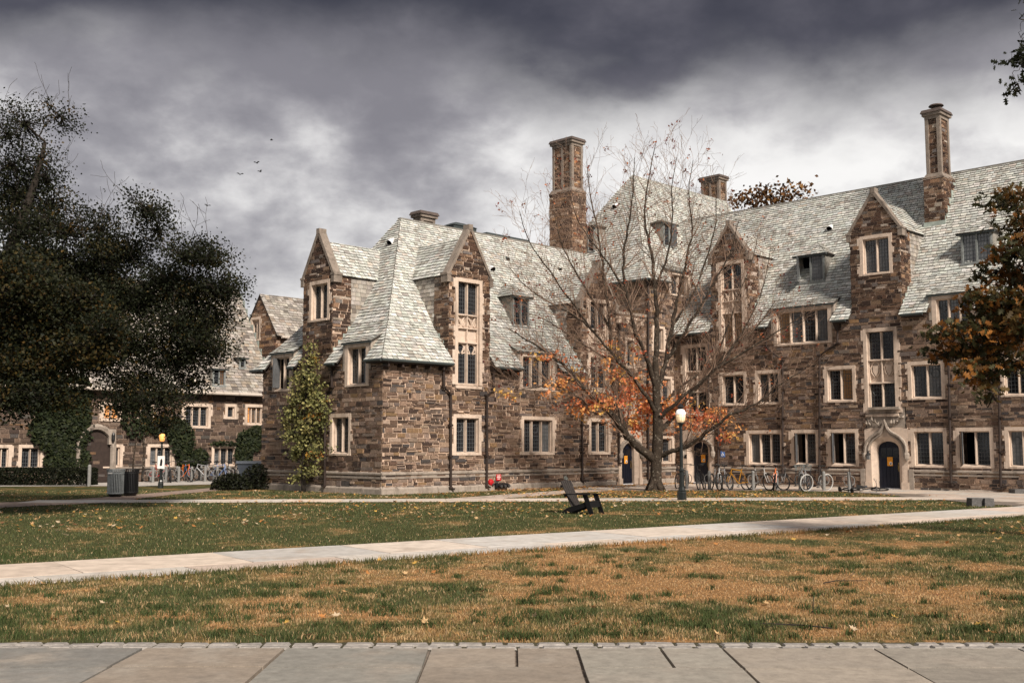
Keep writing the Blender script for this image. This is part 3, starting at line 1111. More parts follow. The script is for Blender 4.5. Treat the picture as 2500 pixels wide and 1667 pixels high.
def make_door(b, fr, u0, u1, z0, zt, sur, ogee, lantern=False):
    sp = zt - .42
    inner = arch_pts(u0, u1, z0, sp, .42)
    mid = arch_pts(u0 - .2, u1 + .2, z0, sp, .42 + .2)
    O0, O1, OT = u0 - sur, u1 + sur, zt + .62
    uc = (u0 + u1) / 2
    outer = []
    n = len(mid)
    for i, (u, v) in enumerate(mid):
        if i == 0:
            outer.append((O1, z0))
        elif i == n - 1:
            outer.append((O0, z0))
        else:
            dx, dz = u - uc, v - sp + .25
            k = min((O1 - uc) / abs(dx) if abs(dx) > 1e-3 else 99, (OT - sp + .25) / dz if dz > 1e-3 else 99)
            outer.append((uc + dx * k, sp - .25 + dz * k))
    st = MB()
    for i in range(n - 1):
        a, c = i, i + 1
        st.poly([fr.p(*mid[a], .06), fr.p(*outer[a], .06), fr.p(*outer[c], .06), fr.p(*mid[c], .06)])
        st.poly([fr.p(*inner[a], -.12), fr.p(*mid[a], .02), fr.p(*mid[c], .02), fr.p(*inner[c], -.12)])
        st.poly([fr.p(*mid[a], .02), fr.p(*mid[a], .06), fr.p(*mid[c], .06), fr.p(*mid[c], .02)])
        st.poly([fr.p(*inner[a], -.34), fr.p(*inner[a], -.12), fr.p(*inner[c], -.12), fr.p(*inner[c], -.34)])
    for a, c in ((O0, -1), (O1, 1)):
        st.poly([fr.p(a, z0, .06), fr.p(a, z0, -.05), fr.p(a, OT, -.05), fr.p(a, OT, .06)][::c])
    st.poly([fr.p(O0, OT, .06), fr.p(O1, OT, .06), fr.p(O1, OT, -.05), fr.p(O0, OT, -.05)])
    # base blocks at the jambs
    for a0, a1 in ((O0 - .02, u0 - .16), (u1 + .16, O1 + .02)):
        st.fbox(fr, a0, a1, z0 - .15, z0 + .32, -.02, .1)
    w = st.build('door_surround', 'limestone', b.root)
    # hood mould over the arch
    hd = MB()
    h0, h1 = u0 - sur + .04, u1 + sur - .04
    cv = [(1.0, -.12), (1.0, .0), (.98, .24), (.88, .47), (.7, .65), (.5, .77), (.3, .88), (.15, 1.03), (.05, 1.22), (0, 1.42 if ogee else 1.3)]
    k = 1.0 if ogee else .74
    hw = (h1 - h0) / 2
    for off, rr, nn in ((0, .075, .13), (.13, .05, .10)):
        half = [((x * (hw - off)), sp - .05 + v * k - off * .9) for x, v in cv]
        q = [fr.p(uc - x, v, nn) for x, v in half] + [fr.p(uc + x, v, nn) for x, v in half[-2::-1]]
        hd.tube(q, rr, 6)
        if off == 0:
            pts = q
    for t, e in ((0, pts[0]), (1, pts[-1])):
        c = e
        hd.lathe([(.05, -.3), (.13, -.18), (.15, -.02), (.12, .08)], (c.x, c.y, c.z), 8)
    if ogee:
        for sg in (-1, 1):                 # carved leaves beside the point
            for k in range(5):
                a, d = .25 + k * .14, U(.25, .5)
                p0 = (uc + sg * a, zt + .75 + U(-.1, .25))
                hd.tube([fr.p(p0[0], p0[1], .06), fr.p(p0[0] + sg * .08, p0[1] + .12, .15), fr.p(p0[0] + sg * U(.02, .18), p0[1] + d * .6, .08)], [.02, .055, .015], 5)
        hd.fbox(fr, u0 - .22, u1 + .22, zt + 1.45, zt + 1.57, -.05, .22)
    hd.build('hood_mould', 'limestone_grey', w)
    # leaf of vertical planks
    conv = ccw(inner)
    bk = MB()
    bk.prism(fr, conv, -.34, -.30)
    d = bk.build('door', 'door_blue', b.root)
    k = 6
    for i in range(k):
        a0, a1 = u0 + (u1 - u0) * i / k + .006, u0 + (u1 - u0) * (i + 1) / k - .006
        q = clip([(a0, z0 + .03), (a1, z0 + .03), (a1, zt + .1), (a0, zt + .1)], conv)
        mb = MB()
        mb.prism(fr, q, -.3, -.275)
        mb.build('plank', 'door_blue', d)
    for v in (z0 + .16, z0 + 1.06, z0 + 1.32):
        rl = MB()
        rl.fbox(fr, u0 + .01, u1 - .01, v, v + .07, -.28, -.262)
        rl.build('rail', 'door_blue', d)
    for i in range(3):
        a0 = u0 + .13 + i * (u1 - u0 - .22) / 3
        mb = MB()
        mb.fbox(fr, a0, a0 + (u1 - u0 - .34) / 3, z0 + 1.42, zt - .3, -.28, -.268)
        mb.build('glazing', 'glass', d)
    hn = MB()
    hn.tube([fr.p(u1 - .1, z0 + .85, -.25), fr.p(u1 - .1, z0 + .9, -.19), fr.p(u1 - .1, z0 + 1.08, -.19), fr.p(u1 - .1, z0 + 1.12, -.25)], .013, 6)
    hn.fbox(fr, u1 - .13, u1 - .07, z0 + .8, z0 + 1.2, -.276, -.262)
    hn.build('handle', 'brass', d)
    for v in (z0 + .25, z0 + .95, z0 + 1.6):
        hg = MB()
        hg.fbox(fr, u0 + .0, u0 + .03, v, v + .1, -.3, -.25)
        hg.build('hinge', 'lead', d)
    th = MB()
    th.fbox(fr, u0, u1, z0 - .02, z0 + .04, -.32, -.2)
    th.build('threshold', 'white_metal', d)
    if lantern:
        lt = MB()
        c = fr.p(u0 - .27, z0 + 1.5, .2)
        lt.box(c.x - .06, c.x + .06, c.y - .06, c.y + .06, c.z - .16, c.z + .06)
        ln = lt.build('lantern', 'glass_pale', b.root)
        l2 = MB()
        l2.lathe([(.12, .06), (.03, .18), (.015, .24)], tuple(c), 6)
        l2.tube([c + V((0, 0, .2)), fr.p(u0 - .27, z0 + 1.75, .0)], .015, 5)
        l2.build('lantern_cap', 'iron_black', ln)
    return (O0, O1, z0 - .3, OT)


def top_on(fr, name, m, label, cat, u0, u1, v0, v1, n0, n1):
    """a small flat thing fixed to a wall: root mesh plus nothing else"""
    c = fr.p((u0 + u1) / 2, (v0 + v1) / 2, (n0 + n1) / 2)
    w = BM @ c
    f = Fac((0, 0, 0), (BM.to_3x3() @ fr.u), (BM.to_3x3() @ fr.n))
    mb = MB()
    mb.fbox(f, -(u1 - u0) / 2, (u1 - u0) / 2, -(v1 - v0) / 2, (v1 - v0) / 2, -(n1 - n0) / 2, (n1 - n0) / 2)
    o = mb.build(name, m)
    o.location = w
    tag(o, label, cat)
    return o, f, (u1 - u0) / 2, (v1 - v0) / 2, (n1 - n0) / 2


def poster(fr, u, z, n, label):
    o, f, a, b, h = top_on(fr, 'door_notice', 'orange_paper', label, 'notice', u - .13, u + .13, z - .2, z + .2, n, n + .012)
    mb = MB()
    mb.tube([f.p(.04, -.09, h), f.p(.04, -.09, h + .004)], .075, 14)
    mb.build('white_disc', 'white_paint', o)
    mb = MB()
    mb.prism(f, [(.04, -.15), (.075, -.11), (.07, -.075), (.01, -.075), (.005, -.11)], h + .004, h + .008)
    mb.build('dark_mark', 'iron_black', o)
    mb = MB()
    for k in range(3):
        mb.fbox(f, -.1, .1 - .06 * (k == 2), .15 - k * .05, .165 - k * .05, h, h + .003)
    mb.build('print_line', 'wood_warm', o)


# ------------------------------------------------------------------ facades and roof profiles
FL = Fac((0, 0, 0), (1, 0, 0), (0, -1, 0))
FE = Fac((-SL, 0, 0), (0, -1, 0), (-1, 0, 0))
FR = Fac((0, 0, 0), (0, -1, 0), (-1, 0, 0))
TX = -2.29
FT = Fac((TX, 0, 0), (0, -1, 0), (-1, 0, 0))
PL = [(-.4, 5.48), (1.1, 7.35), (4.45, 12.72)]
PR = [(-.4, 7.9), (1.1, 9.78), (4.5, 15.25)]
PT = [(-.4, 10.72), (1.1, 12.55), (4.5, 18.0)]
BX = -5.05

# ---------------------------------------------------------------- left wing
L = Building('hall_wing', 'stone hall wing with hipped pale slate roof and two gables flanking its near corner')


def rectz(fr, x0, y0, x1, y1, v0=None, v1=None):
    r = list(fr.rect(x0, y0, x1, y1))
    if v0 is not None:
        r[2] = v0
    if v1 is not None:
        r[3] = v1
    return tuple(r)


hl, he = [], []
for x0, x1, n in ((1106, 1174, 2), (1272, 1353, 3), (1437, 1489, 2)):
    r = rectz(FL, x0, 1013, x1, 1109, 1.58, 3.36)
    L.window(FL, *r, n)
    hl.append(r)
r = rectz(FL, 1268, 862, 1354, 953)
hl.append(L.half_dormer(FL, PL, r, 3))
HD1 = r
zf = lambda fr, x, y: fr.px(x, y)[1]
g2a, g2b = FL.px(1096, 720)[0], FL.px(1195, 720)[0]
s0, s1 = FL.px(1110, 800)[0], FL.px(1176, 800)[0]
hl.append(L.stack(FL, s0, s1, [('arch', zf(FL, 1143, 940), zf(FL, 1143, 838)), ('blank', zf(FL, 1143, 838), zf(FL, 1143, 803)), ('tracery', zf(FL, 1143, 803), zf(FL, 1143, 771)), ('win', zf(FL, 1143, 771), zf(FL, 1143, 681))]))
g3a, g3b = FL.px(1419, 760)[0], FL.px(1503, 760)[0]
s0, s1 = FL.px(1435, 850)[0], FL.px(1487, 850)[0]
hl.append(L.stack(FL, s0, s1, [('arch', zf(FL, 1460, 950), zf(FL, 1460, 872)), ('blank', zf(FL, 1460, 872), zf(FL, 1460, 838)), ('tracery', zf(FL, 1460, 838), zf(FL, 1460, 806)), ('win', zf(FL, 1460, 806), zf(FL, 1460, 731))]))
WT = 5.8
g2k = zf(FL, 1092, 664)
L.gable(FL, PL, g2a, g2b, WT, g2k, 11.55, hl)
L.gable(FL, PL, g3a, g3b, WT, 9.15, 11.0, hl)
L.wall(FL, [(-SL, 0), (g3b + .02, 0), (g3b + .02, WT), (-SL, WT)], hl)
# end face
r = rectz(FE, 807, 1009, 858, 1109, 1.58, 3.36)
L.window(FE, *r, 2)
he.append(r)
r = rectz(FE, 844, 836, 902, 943)
he.append(L.half_dormer(FE, PL, r, 2))
HD2 = r
r = rectz(FE, 667, 862, 714, 955)
he.append(L.half_dormer(FE, PL, r, 2, opened=(0,)))
HD3 = r
r = rectz(FE, 757, 685, 806, 784)
L.window(FE, *r, 2)
he.append(r)
g1a, g1b = FE.px(742, 720)[0], FE.px(813, 720)[0]
EW = 9.0
L.gable(FE, PL, g1a, g1b, WT, zf(FE, 820, 664), 11.35, he)
L.wall(FE, [(-EW, 0), (0, 0), (0, WT), (-EW, WT)], he)
L.wall(Fac((0, EW, 0), (-1, 0, 0), (0, 1, 0)), [(-TX, 0), (SL, 0), (SL, WT), (-TX, WT)], (), stones=False)
for fr, a, b in ((FL, -SL, BX), (FE, -EW, 0)):
    L.belt(fr, a - .07, b + (.07 if fr is FE else 0), .8)
    L.plinth(fr, a - .09, b + (.09 if fr is FE else 0))
# roofs
cL = [(g2a, g2b, 0, 9.2), (g3a, g3b, 0, 9.0), (HD1[0] - .1, HD1[1] + .1, 0, HD1[3] + .1)]
cE = [(g1a, g1b, 0, 9.2), (HD2[0] - .1, HD2[1] + .1, 0, HD2[3] + .1), (HD3[0] - .1, HD3[1] + .1, 0, HD3[3] + .1)]
(dA, zA), (dB, zB), (dC, zC) = PL
xr = TX + .2
ye = EW
L.slope((-SL + dA, dA, zA), (g3b + .05, dA, zA), (g3b + .05, dB, zB), (-SL + dB, dB, zB), cL)
L.slope((-SL + dB, dB, zB), (xr, dB, zB), (xr, dC, zC), (-SL + dC, dC, zC), cL, e=.168)
yb = EW - dC
L.slope((-SL + dA, ye - dA, zA), (-SL + dA, dA, zA), (-SL + dB, dB, zB), (-SL + dB, ye - dB, zB), cE)
L.slope((-SL + dB, ye - dB, zB), (-SL + dB, dB, zB), (-SL + dC, dC, zC), (-SL + dC, yb, zC), cE, e=.168)
L.slope((xr, ye - dB, zB), (-SL + dB, ye - dB, zB), (-SL + dC, yb, zC), (xr, yb, zC), slates=False)
L.slope((xr, ye - dA, zA), (-SL + dA, ye - dA, zA), (-SL + dB, ye - dB, zB), (xr, ye - dB, zB), slates=False)
rc = MB()
rc.box(-SL + dC - .05, xr, dC - .06, yb + .06, zC - .08, zC + .035)
rc.build('ridge_cap', 'slate_cheek', L.root)
for a, b in ((-SL + dA - .03, g2a - .12), (g2b + .12, HD1[0] - .25), (HD1[1] + .25, g3a - .12)):
    L.gutter(V((a, dA - .06, zA - .02)), V((b, dA - .06, zA - .02)))
    sf = MB()
    sf.box(a + .05, b, dA, .0, zA - .12, zA - .06)
    k = a + .4
    while k < b:
        sf.box(k, k + .09, dA + .03, .02, zA - .27, zA - .12)
        k += .75
    sf.build('soffit', 'pipe_brown', L.root)
for a, b in ((-EW - .4, HD3[0] - .25), (HD3[1] + .25, g1a - .12), (g1b + .12, HD2[0] - .25), (HD2[1] + .25, .43)):
    if b > a:
        L.gutter(V((-SL + dA - .06, -a, zA - .02)), V((-SL + dA - .06, -b, zA - .02)))
        sf = MB()
        sf.box(-SL + dA, -SL, -b + .05, -a, zA - .12, zA - .06)
        sf.build('soffit', 'pipe_brown', L.root)
# limestone band under the eaves near the corner
cb = MB()
cb.fbox(FL, -SL - .06, g2a - .02, WT - .42, WT - .22, -.02, .06)
cb.fbox(FE, HD2[1] + .22, .06, WT - .42, WT - .22, -.02, .061)
cb.build('eave_band', 'limestone_grey', L.root)
L.hip_dormer(FL, PL, 1251, 724, 1291, 798, .62)
L.vent(FL, PL, 1197, 655)
L.vent(FL, PL, 1237, 632, False, .7)
L.vent(FL, PL, 1364, 657, False, .7)
L.vent(FE, PL, 958, 590)


def pp(fr, *pts):
    return [fr.px(*p) for p in pts]


L.pipe(FL, pp(FL, (1079, 897), (1079, 945), (1096, 962), (1096, 1190)))
L.pipe(FL, pp(FL, (1200, 905), (1200, 951), (1184, 966), (1184, 1186)))
L.pipe(FL, pp(FL, (1417, 905), (1417, 1172)))
L.pipe(FE, pp(FE, (816, 900), (816, 944), (800, 962), (799, 1185)))
# chimneys of the left wing
fy = Fac((0, 5.3, 0), (1, 0, 0), (0, -1, 0))
xc, _ = fy.px(1397, 470)
zm = fy.px(1397, 462)[1]
zt = fy.px(1397, 336)[1]
wx = fy.px(1430, 480)[0] - xc
wy = -Fac((xc, 0, 0), (0, -1, 0), (-1, 0, 0)).px(1342, 470)[0] - 5.3
L.chimney(xc, xc + wx, 5.3, 5.3 + wy, 9.5, zm, zt)
xs = fy.px(1027, 530)[0]
L.chimney(xs, xs + 1.15, 5.3, 6.1, 11, 11, fy.px(1027, 517)[1], PAL_RUST)
bxm = MB()
a = FL.px(1108, 560, 6.2)[0]
zz = FL.px(1130, 545, 6.2)[1]
bxm.hexa([V(p) for p in ((a, 6.2, 10), (a + 1.6, 6.2, 10), (a + 1.6, 7.4, 10), (a, 7.4, 10), (a, 6.2, zz - .15), (a + 1.6, 6.2, zz - .15), (a + 1.6, 7.4, zz - .15), (a, 7.4, zz - .15))])
bxm.hexa([V(p) for p in ((a - .05, 6.15, zz - .15), (a + 1.65, 6.15, zz - .15), (a + 1.65, 7.45, zz - .15), (a - .05, 7.45, zz - .15), (a + .5, 6.6, zz + .1), (a + 1.1, 6.6, zz + .1), (a + 1.1, 7, zz + .1), (a + .5, 7, zz + .1))])
bxm.build('roof_fan_housing', 'gutter', L.root)
a, b = FL.px(1184, 575, 5.0)[0], FL.px(1288, 590, 5.0)[0]
hm = MB()
hm.box(a, b, 4.85, 5.9, 12.4, 12.98)
hm.build('roof_hatch', 'gutter', L.root)
L.finish()

# ---------------------------------------------------------------- corner tower
T = Building('corner_tower', 'tall stone corner block with the highest hipped slate roof, behind the bare tree')
ht = []
for x0, y0, x1, y1, n in ((1592, 796, 1622, 858, 1), (1598, 918, 1640, 985, 2), (1613, 1064, 1643, 1132, 1), (1526, 824, 1549, 899, 1), (1526, 962, 1549, 1018, 1)):
    r = FL.rect(x0, y0, x1, y1)
    T.window(FL, *r, n, sur=.13)
    ht.append(r)
r = FL.rect(1632, 664, 1684, 724)
ht.append(T.half_dormer(FL, PT, r, 2, glass=['glass', 'glass_warm']))
HT = r
du0, du1 = FL.px(1522, 1130)[0], FL.px(1553, 1130)[0]
ht.append(make_door(T, FL, du0, du1, .05, 2.16, .42, False))
TH = 11.0
BH = zf(FL, 1540, 770)
T.wall(FL, [(g3b + .02, 0), (TX, 0), (TX, BH), (g3b + .02, BH)], ht, PAL)
T.wall(FL, [(TX, 0), (2.3, 0), (2.3, TH), (TX, TH)], ht, PAL)
T.wall(FT, [(-9, 7), (0, 7), (0, TH), (-9, TH)], (), PAL)
FB = Fac((g3b + .02, 0, 0), (0, -1, 0), (-1, 0, 0))
T.wall(FB, [(-3.2, 5.5), (0, 5.5), (0, BH), (-3.2, BH)], (), PAL)
lead = MB()
lead.box(g3b + .0, TX, -.06, 3.4, BH, BH + .14)
lead.build('parapet_cap', 'limestone_grey', T.root)
for k in range(4):
    c = FL.px(1506 + k * 18, 783 + k * 2.3)
    m = MB()
    m.fbox(FL, c[0] - .1, c[0] + .1, c[1] - .12, c[1] + .12, 0, .22)
    m.fbox(FL, c[0] - .14, c[0] + .14, c[1] + .12, c[1] + .2, 0, .27)
    m.build('corbel', 'limestone', T.root)
T.belt(FL, BX, du0 - .42, .8)
T.belt(FL, du1 + .42, -.02, .8)
T.plinth(FL, du1 + .45, -.02)
cT = [(HT[0] - .1, HT[1] + .1, 0, HT[3] + .1)]
(dA, zA), (dB, zB), (dC, zC) = PT
XE = 12
T.slope((TX + dA, dA, zA), (XE, dA, zA), (XE, dB, zB), (TX + dB, dB, zB), cT)
T.slope((TX + dB, dB, zB), (XE, dB, zB), (XE, dC, zC), (TX + dC, dC, zC), cT, e=.168)
T.slope((TX + dA, 9 - dA, zA), (TX + dA, dA, zA), (TX + dB, dB, zB), (TX + dB, 9 - dB, zB))
T.slope((TX + dB, 9 - dB, zB), (TX + dB, dB, zB), (TX + dC, dC, zC), (TX + dC, 9 - dC, zC), e=.168)
T.slope((XE, 9 - dB, zB), (TX + dB, 9 - dB, zB), (TX + dC, 9 - dC, zC), (XE, 9 - dC, zC), slates=False)
T.slope((XE, 9 - dA, zA), (TX + dA, 9 - dA, zA), (TX + dB, 9 - dB, zB), (XE, 9 - dB, zB), slates=False)
T.gutter(V((TX + dA, dA - .06, zA - .02)), V((HT[0] - .3, dA - .06, zA - .02)))
T.gutter(V((TX + dA - .06, dA, zA - .02)), V((TX + dA - .06, 6, zA - .02)))
T.hip_dormer(FL, PT, 1619, 546, 1648, 604, .25, lights=2, opened=(1,))
T.hip_dormer(FT, PT, 1434, 552, 1452, 616, .25, lights=1)
T.vent(FT, PT, 1505, 503)
T.pipe(FL, pp(FL, (1578, 690), (1578, 1170)))
T.pipe(FL, pp(FL, (1507, 800), (1507, 1130)), foot=False)
fy = Fac((0, 4.9, 0), (1, 0, 0), (0, -1, 0))
xc = fy.px(1757, 470)[0]
wy = -Fac((xc, 0, 0), (0, -1, 0), (-1, 0, 0)).px(1706, 470)[0] - 4.9
T.chimney(xc, xc + fy.px(1780, 470)[0] - xc, 4.9, 4.9 + wy, 14, 14, fy.px(1757, 428)[1])
poster(FL, (du0 + du1) / 2, 1.3, -.26, 'orange notice on the leftmost blue door, beside the tree trunk')
top_on(FL, 'door_plaque', 'iron_black', 'small black plaque on the stone jamb right of the leftmost blue door', 'plaque', du1 + .24, du1 + .4, 1.35, 1.55, .062, .075)
T.finish()

# ---------------------------------------------------------------- right wing
RW = Building('hall_wing', 'long stone hall wing on the right with two steep gables and a tall slim chimney', pal=PAL)
hr = []
RU = 23.0
for x0, x1, n, op in ((1823, 1913, 3, ()), (1933, 2000, 2, (0,)), (2022, 2097, 2, (0,)), (2225, 2313, 2, ()), (2335, 2427, 2, (0,)), (2455, 2540, 2, ())):
    r = rectz(FR, x0, 1053, x1, 1141, 1.03, 2.78)
    RW.window(FR, *r, n, opened=op)
    hr.append(r)
for x0, x1, n, gl in ((1758, 1823, 2, None), (1845, 1908, 2, None), (2014, 2090, 2, ['glass', 'glass_warm']), (2218, 2308, 2, None), (2444, 2530, 2, None)):
    r = rectz(FR, x0, 905, x1, 985, 4.05, 5.78)
    RW.window(FR, *r, n, glass=gl)
    hr.append(r)
r = rectz(FR, 1889, 748, 2031, 841)
hr.append(RW.half_dormer(FR, PR, r, 4, glass=['glass_warm', 'glass_pale', 'glass', 'glass_pale']))
H4 = r
r = rectz(FR, 2276, 716, 2382, 812)
hr.append(RW.half_dormer(FR, PR, r, 3))
H5 = r
ga, gb = FR.px(1737, 680)[0], FR.px(1826, 680)[0]
s0, s1 = FR.px(1755, 740)[0], FR.px(1819, 740)[0]
hr.append(RW.stack(FR, s0, s1, [('warm', zf(FR, 1787, 850), zf(FR, 1787, 765)), ('blank', zf(FR, 1787, 765), zf(FR, 1787, 736)), ('tracery', zf(FR, 1787, 736), zf(FR, 1787, 708)), ('win', zf(FR, 1787, 708), zf(FR, 1787, 637))]))
gc, gd = FR.px(2076, 620)[0], FR.px(2198, 620)[0]
r = FR.rect(2100, 573, 2179, 671)
RW.window(FR, *r, 2, glass=['glass_pale', 'glass_pale'])
hr.append(r)
s0, s1 = FR.px(2110, 900)[0], FR.px(2193, 900)[0]
hr.append(RW.stack(FR, s0, s1, [('win', zf(FR, 2150, 1008), zf(FR, 2150, 936)), ('shield', zf(FR, 2150, 936), zf(FR, 2150, 880)), ('win', zf(FR, 2150, 880), zf(FR, 2150, 800))]))
s0, s1 = FR.px(1668, 920)[0], FR.px(1732, 920)[0]
hr.append(RW.stack(FR, s0, s1, [('win', zf(FR, 1700, 1008), zf(FR, 1700, 958)), ('shield', zf(FR, 1700, 958), zf(FR, 1700, 908)), ('win', zf(FR, 1700, 908), zf(FR, 1700, 840))]))
d1a, d1b = FR.px(1687, 1130)[0], FR.px(1726, 1130)[0]
hr.append(make_door(RW, FR, d1a, d1b, .08, 2.22, .5, False))
d2a, d2b = FR.px(2139, 1130)[0], FR.px(2193, 1130)[0]
hr.append(make_door(RW, FR, d2a, d2b, .03, 2.2, .5, True, lantern=True))
hr.append((d2a - .45, d2b + .45, 2.2, 3.75))
cv = MB()
cv.fbox(FR, d2a - .4, d2b + .4, 2.7, 3.75, -.1, .01)
cv.build('carved_panel', 'limestone_grey', RW.root)
WT = 8.2
RW.gable(FR, PR, ga, gb, WT, zf(FR, 1826, 614), 13.45, hr)
RW.gable(FR, PR, gc, gd, WT, zf(FR, 2199, 552), 13.8, hr)
RW.wall(FR, [(.02, 0), (RU, 0), (RU, WT), (.02, WT)], hr)
RW.wall(Fac((9, 0, 0), (0, 1, 0), (1, 0, 0)), [(-RU, 0), (0, 0), (0, WT), (-RU, WT)], (), stones=False)
RW.wall(Fac((0, -RU, 0), (1, 0, 0), (0, -1, 0)), [(0, 0), (9, 0), (9, WT), (4.5, 15), (0, WT)], (), stones=False)
for a, b in ((d1b + .5, d2a - .52), (d2b + .52, RU)):
    RW.belt(FR, a, b, .82)
    RW.plinth(FR, a, b, .12, .06)
for a in (d2a - .75, d2b + .52):
    m = MB()
    m.fbox(FR, a, a + .22, 0, .95, -.02, .085)
    m.build('buttress_block', 'limestone_grey', RW.root)
(dA, zA), (dB, zB), (dC, zC) = PR
cR = [(ga, gb, 0, 11.0), (gc, gd, 0, 11.3), (H4[0] - .1, H4[1] + .1, 0, H4[3] + .1), (H5[0] - .1, H5[1] + .1, 0, H5[3] + .1)]
RW.slope((dA, .0, zA), (dA, -RU, zA), (dB, -RU, zB), (dB, .0, zB), cR)
RW.slope((dB, 2.9, zB), (dB, -RU, zB), (dC, -RU, zC), (dC, 2.9, zC), cR, e=.168)
RW.slope((9 - dB, -RU, zB), (9 - dB, 0, zB), (dC, 0, zC), (dC, -RU, zC), slates=False)
RW.slope((9 - dA, -RU, zA), (9 - dA, 0, zA), (9 - dB, 0, zB), (9 - dB, -RU, zB), slates=False)
rc = MB()
rc.box(dC - .07, dC + .07, -RU, 2.5, zC - .08, zC + .035)
rc.build('ridge_cap', 'slate_cheek', RW.root)
for a, b in ((.1, ga - .12), (gb + .12, H4[0] - .25), (H4[1] + .25, gc - .12), (gd + .12, H5[0] - .25), (H5[1] + .25, RU)):
    RW.gutter(V((dA - .06, -a, zA - .02)), V((dA - .06, -b, zA - .02)))
    sf = MB()
    sf.box(dA, .0, -b, -a, zA - .12, zA - .06)
    sf.build('soffit', 'pipe_brown', RW.root)
RW.hip_dormer(FR, PR, 1946, 622, 2013, 690, .7, opened=(0,), gl=['glass', 'glass_pale'])
RW.hip_dormer(FR, PR, 2347, 566, 2423, 642, .7, gl=['glass_pale', 'glass_pale'])
RW.vent(FR, PR, 2029, 556)
RW.pipe(FR, pp(FR, (1874, 815), (1874, 848), (1914, 880), (1914, 1162)))
RW.pipe(FR, pp(FR, (2048, 800), (2048, 838), (2004, 868), (2004, 1166)))
RW.pipe(FR, pp(FR, (2318, 860), (2325, 1180)), hopper=False)
RW.pipe(FR, pp(FR, (2440, 850), (2446, 1188)), hopper=False)
RW.pipe(FR, pp(FR, (1733, 828), (1733, 1000), (1757, 1025), (1757, 1160)))
d, z = roof_hit(FR, PR, 2263, 553)
fc = Fac((d, 0, 0), (0, -1, 0), (-1, 0, 0))
ua, ub = fc.px(2257, 500)[0], fc.px(2305, 500)[0]
fs = Fac((0, -ub, 0), (1, 0, 0), (0, -1, 0))
wx = fs.px(2331, 470)[0] - d
RW.chimney(d, d + wx, -ub, -ua, z - 1.2, fc.px(2280, 432)[1], fc.px(2285, 268)[1], PAL_DARK, pot=True)
fl = MB()
fl.fbox(fc, ua - .05, ub + .05, z - .1, z + .18, .02, .05)
for i in range(5):
    zz = z + i * .42
    x = d + i * .26
    fl.fbox(fs, x, x + .3, zz, zz + .5, .02, .045)
fl.build('flashing', 'copper', RW.root)
poster(FR, (d1a + d1b) / 2 + .1, 1.35, -.26, 'orange notice on the middle blue door, behind the lamp post')
poster(FR, (d2a + d2b) / 2 + .02, 1.28, -.26, 'orange notice on the rightmost blue door, under the pointed stone hood')
top_on(FR, 'door_plaque', 'iron_black', 'small black plaque on the stone jamb left of the middle blue door', 'plaque', d1a - .38, d1a - .22, 1.35, 1.55, .062, .075)
u, z = FR.px(1766, 1108)
o, f, a, b, h = top_on(FR, 'access_sign', 'blue_sign', 'small blue access sign with white wheelchair symbol beside the middle blue door', 'sign', u - .13, u + .13, z - .15, z + .15, .04, .06)
mb = MB()
mb.torus(f.p(-.01, -.04, h + .003), f.n, .055, .012, 14, 4)
mb.bar(f.p(-.02, .09, h + .003), f.p(-.01, -.01, h + .003), .022, .006)
mb.bar(f.p(-.01, .0, h + .003), f.p(.05, -.01, h + .003), .022, .006)
mb.bar(f.p(.05, -.01, h + .003), f.p(.08, -.08, h + .003), .022, .006)
mb.build('wheelchair_symbol', 'white_paint', o)
RW.finish()

# ---------------------------------------------------------------- far hall on the left
YF = 23.2
FF = Fac((0, YF, 0), (1, 0, 0), (0, -1, 0))
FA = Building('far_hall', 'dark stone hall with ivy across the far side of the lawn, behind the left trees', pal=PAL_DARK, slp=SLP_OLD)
PAL_FAR = [((.12, .082, .060), 2.4), ((.08, .054, .040), 2.6), ((.045, .031, .025), 2.4), ((.155, .112, .085), 1.3), ((.07, .06, .054), 1.0), ((.12, .068, .036), .6)]  # stone tones lowered to paint the deep shade over this hall
hf = []
ze = zf(FF, 560, 961)
for x0, y0, x1, y1, n, gl in ((-20, 1085, 28, 1147, 2, None), (44, 1085, 105, 1147, 2, None), (244, 1084, 299, 1142, 2, None), (359, 1084, 426, 1141, 3, None), (516, 1086, 579, 1139, 3, None),
                              (247, 981, 299, 1028, 2, ['glass_lit', 'glass_lit']), (338, 984, 378, 1042, 2, None), (446, 985, 514, 1045, 3, None), (549, 986, 578, 1023, 1, None),
                              (597, 987, 645, 1038, 3, ['glass_lit', 'glass_warm', 'glass_warm']), (88, 980, 117, 1032, 1, None)):
    r = FF.rect(x0, y0, x1, y1)
    FA.window(FF, *r, n, glass=gl, sur=.17)
    hf.append(r)
fa, fb = FF.px(-80, 1100)[0], FF.px(668, 1100)[0]
FA.wall(FF, [(fa, -.3), (fb + 9, -.3), (fb + 9, ze + .3), (fa, ze + .3)], hf, PAL_FAR, sz=1.25, back='mortar_shaded')
PF = [(-.4, ze), (1.1, ze + 1.85), (4.5, ze + 7.0)]
(dA, zA), (dB, zB), (dC, zC) = PF
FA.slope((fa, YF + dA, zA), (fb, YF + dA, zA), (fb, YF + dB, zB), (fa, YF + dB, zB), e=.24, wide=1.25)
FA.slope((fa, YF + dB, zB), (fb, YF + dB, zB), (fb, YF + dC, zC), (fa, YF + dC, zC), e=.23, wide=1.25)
FA.slope((fb, YF + 9, ze), (fa, YF + 9, ze), (fa, YF + dC, zC), (fb, YF + dC, zC), slates=False)
FA.gutter(V((fa, YF + dA - .1, zA - .03)), V((fb, YF + dA - .1, zA - .03)), 'gutter_pale', .1)
FA.hip_dormer(FF, PF, 584, 873, 599, 899, .9, lights=1)
FA.hip_dormer(FF, PF, 519, 900, 550, 942, .6, lights=2, gl=['glass', 'glass_warm'])
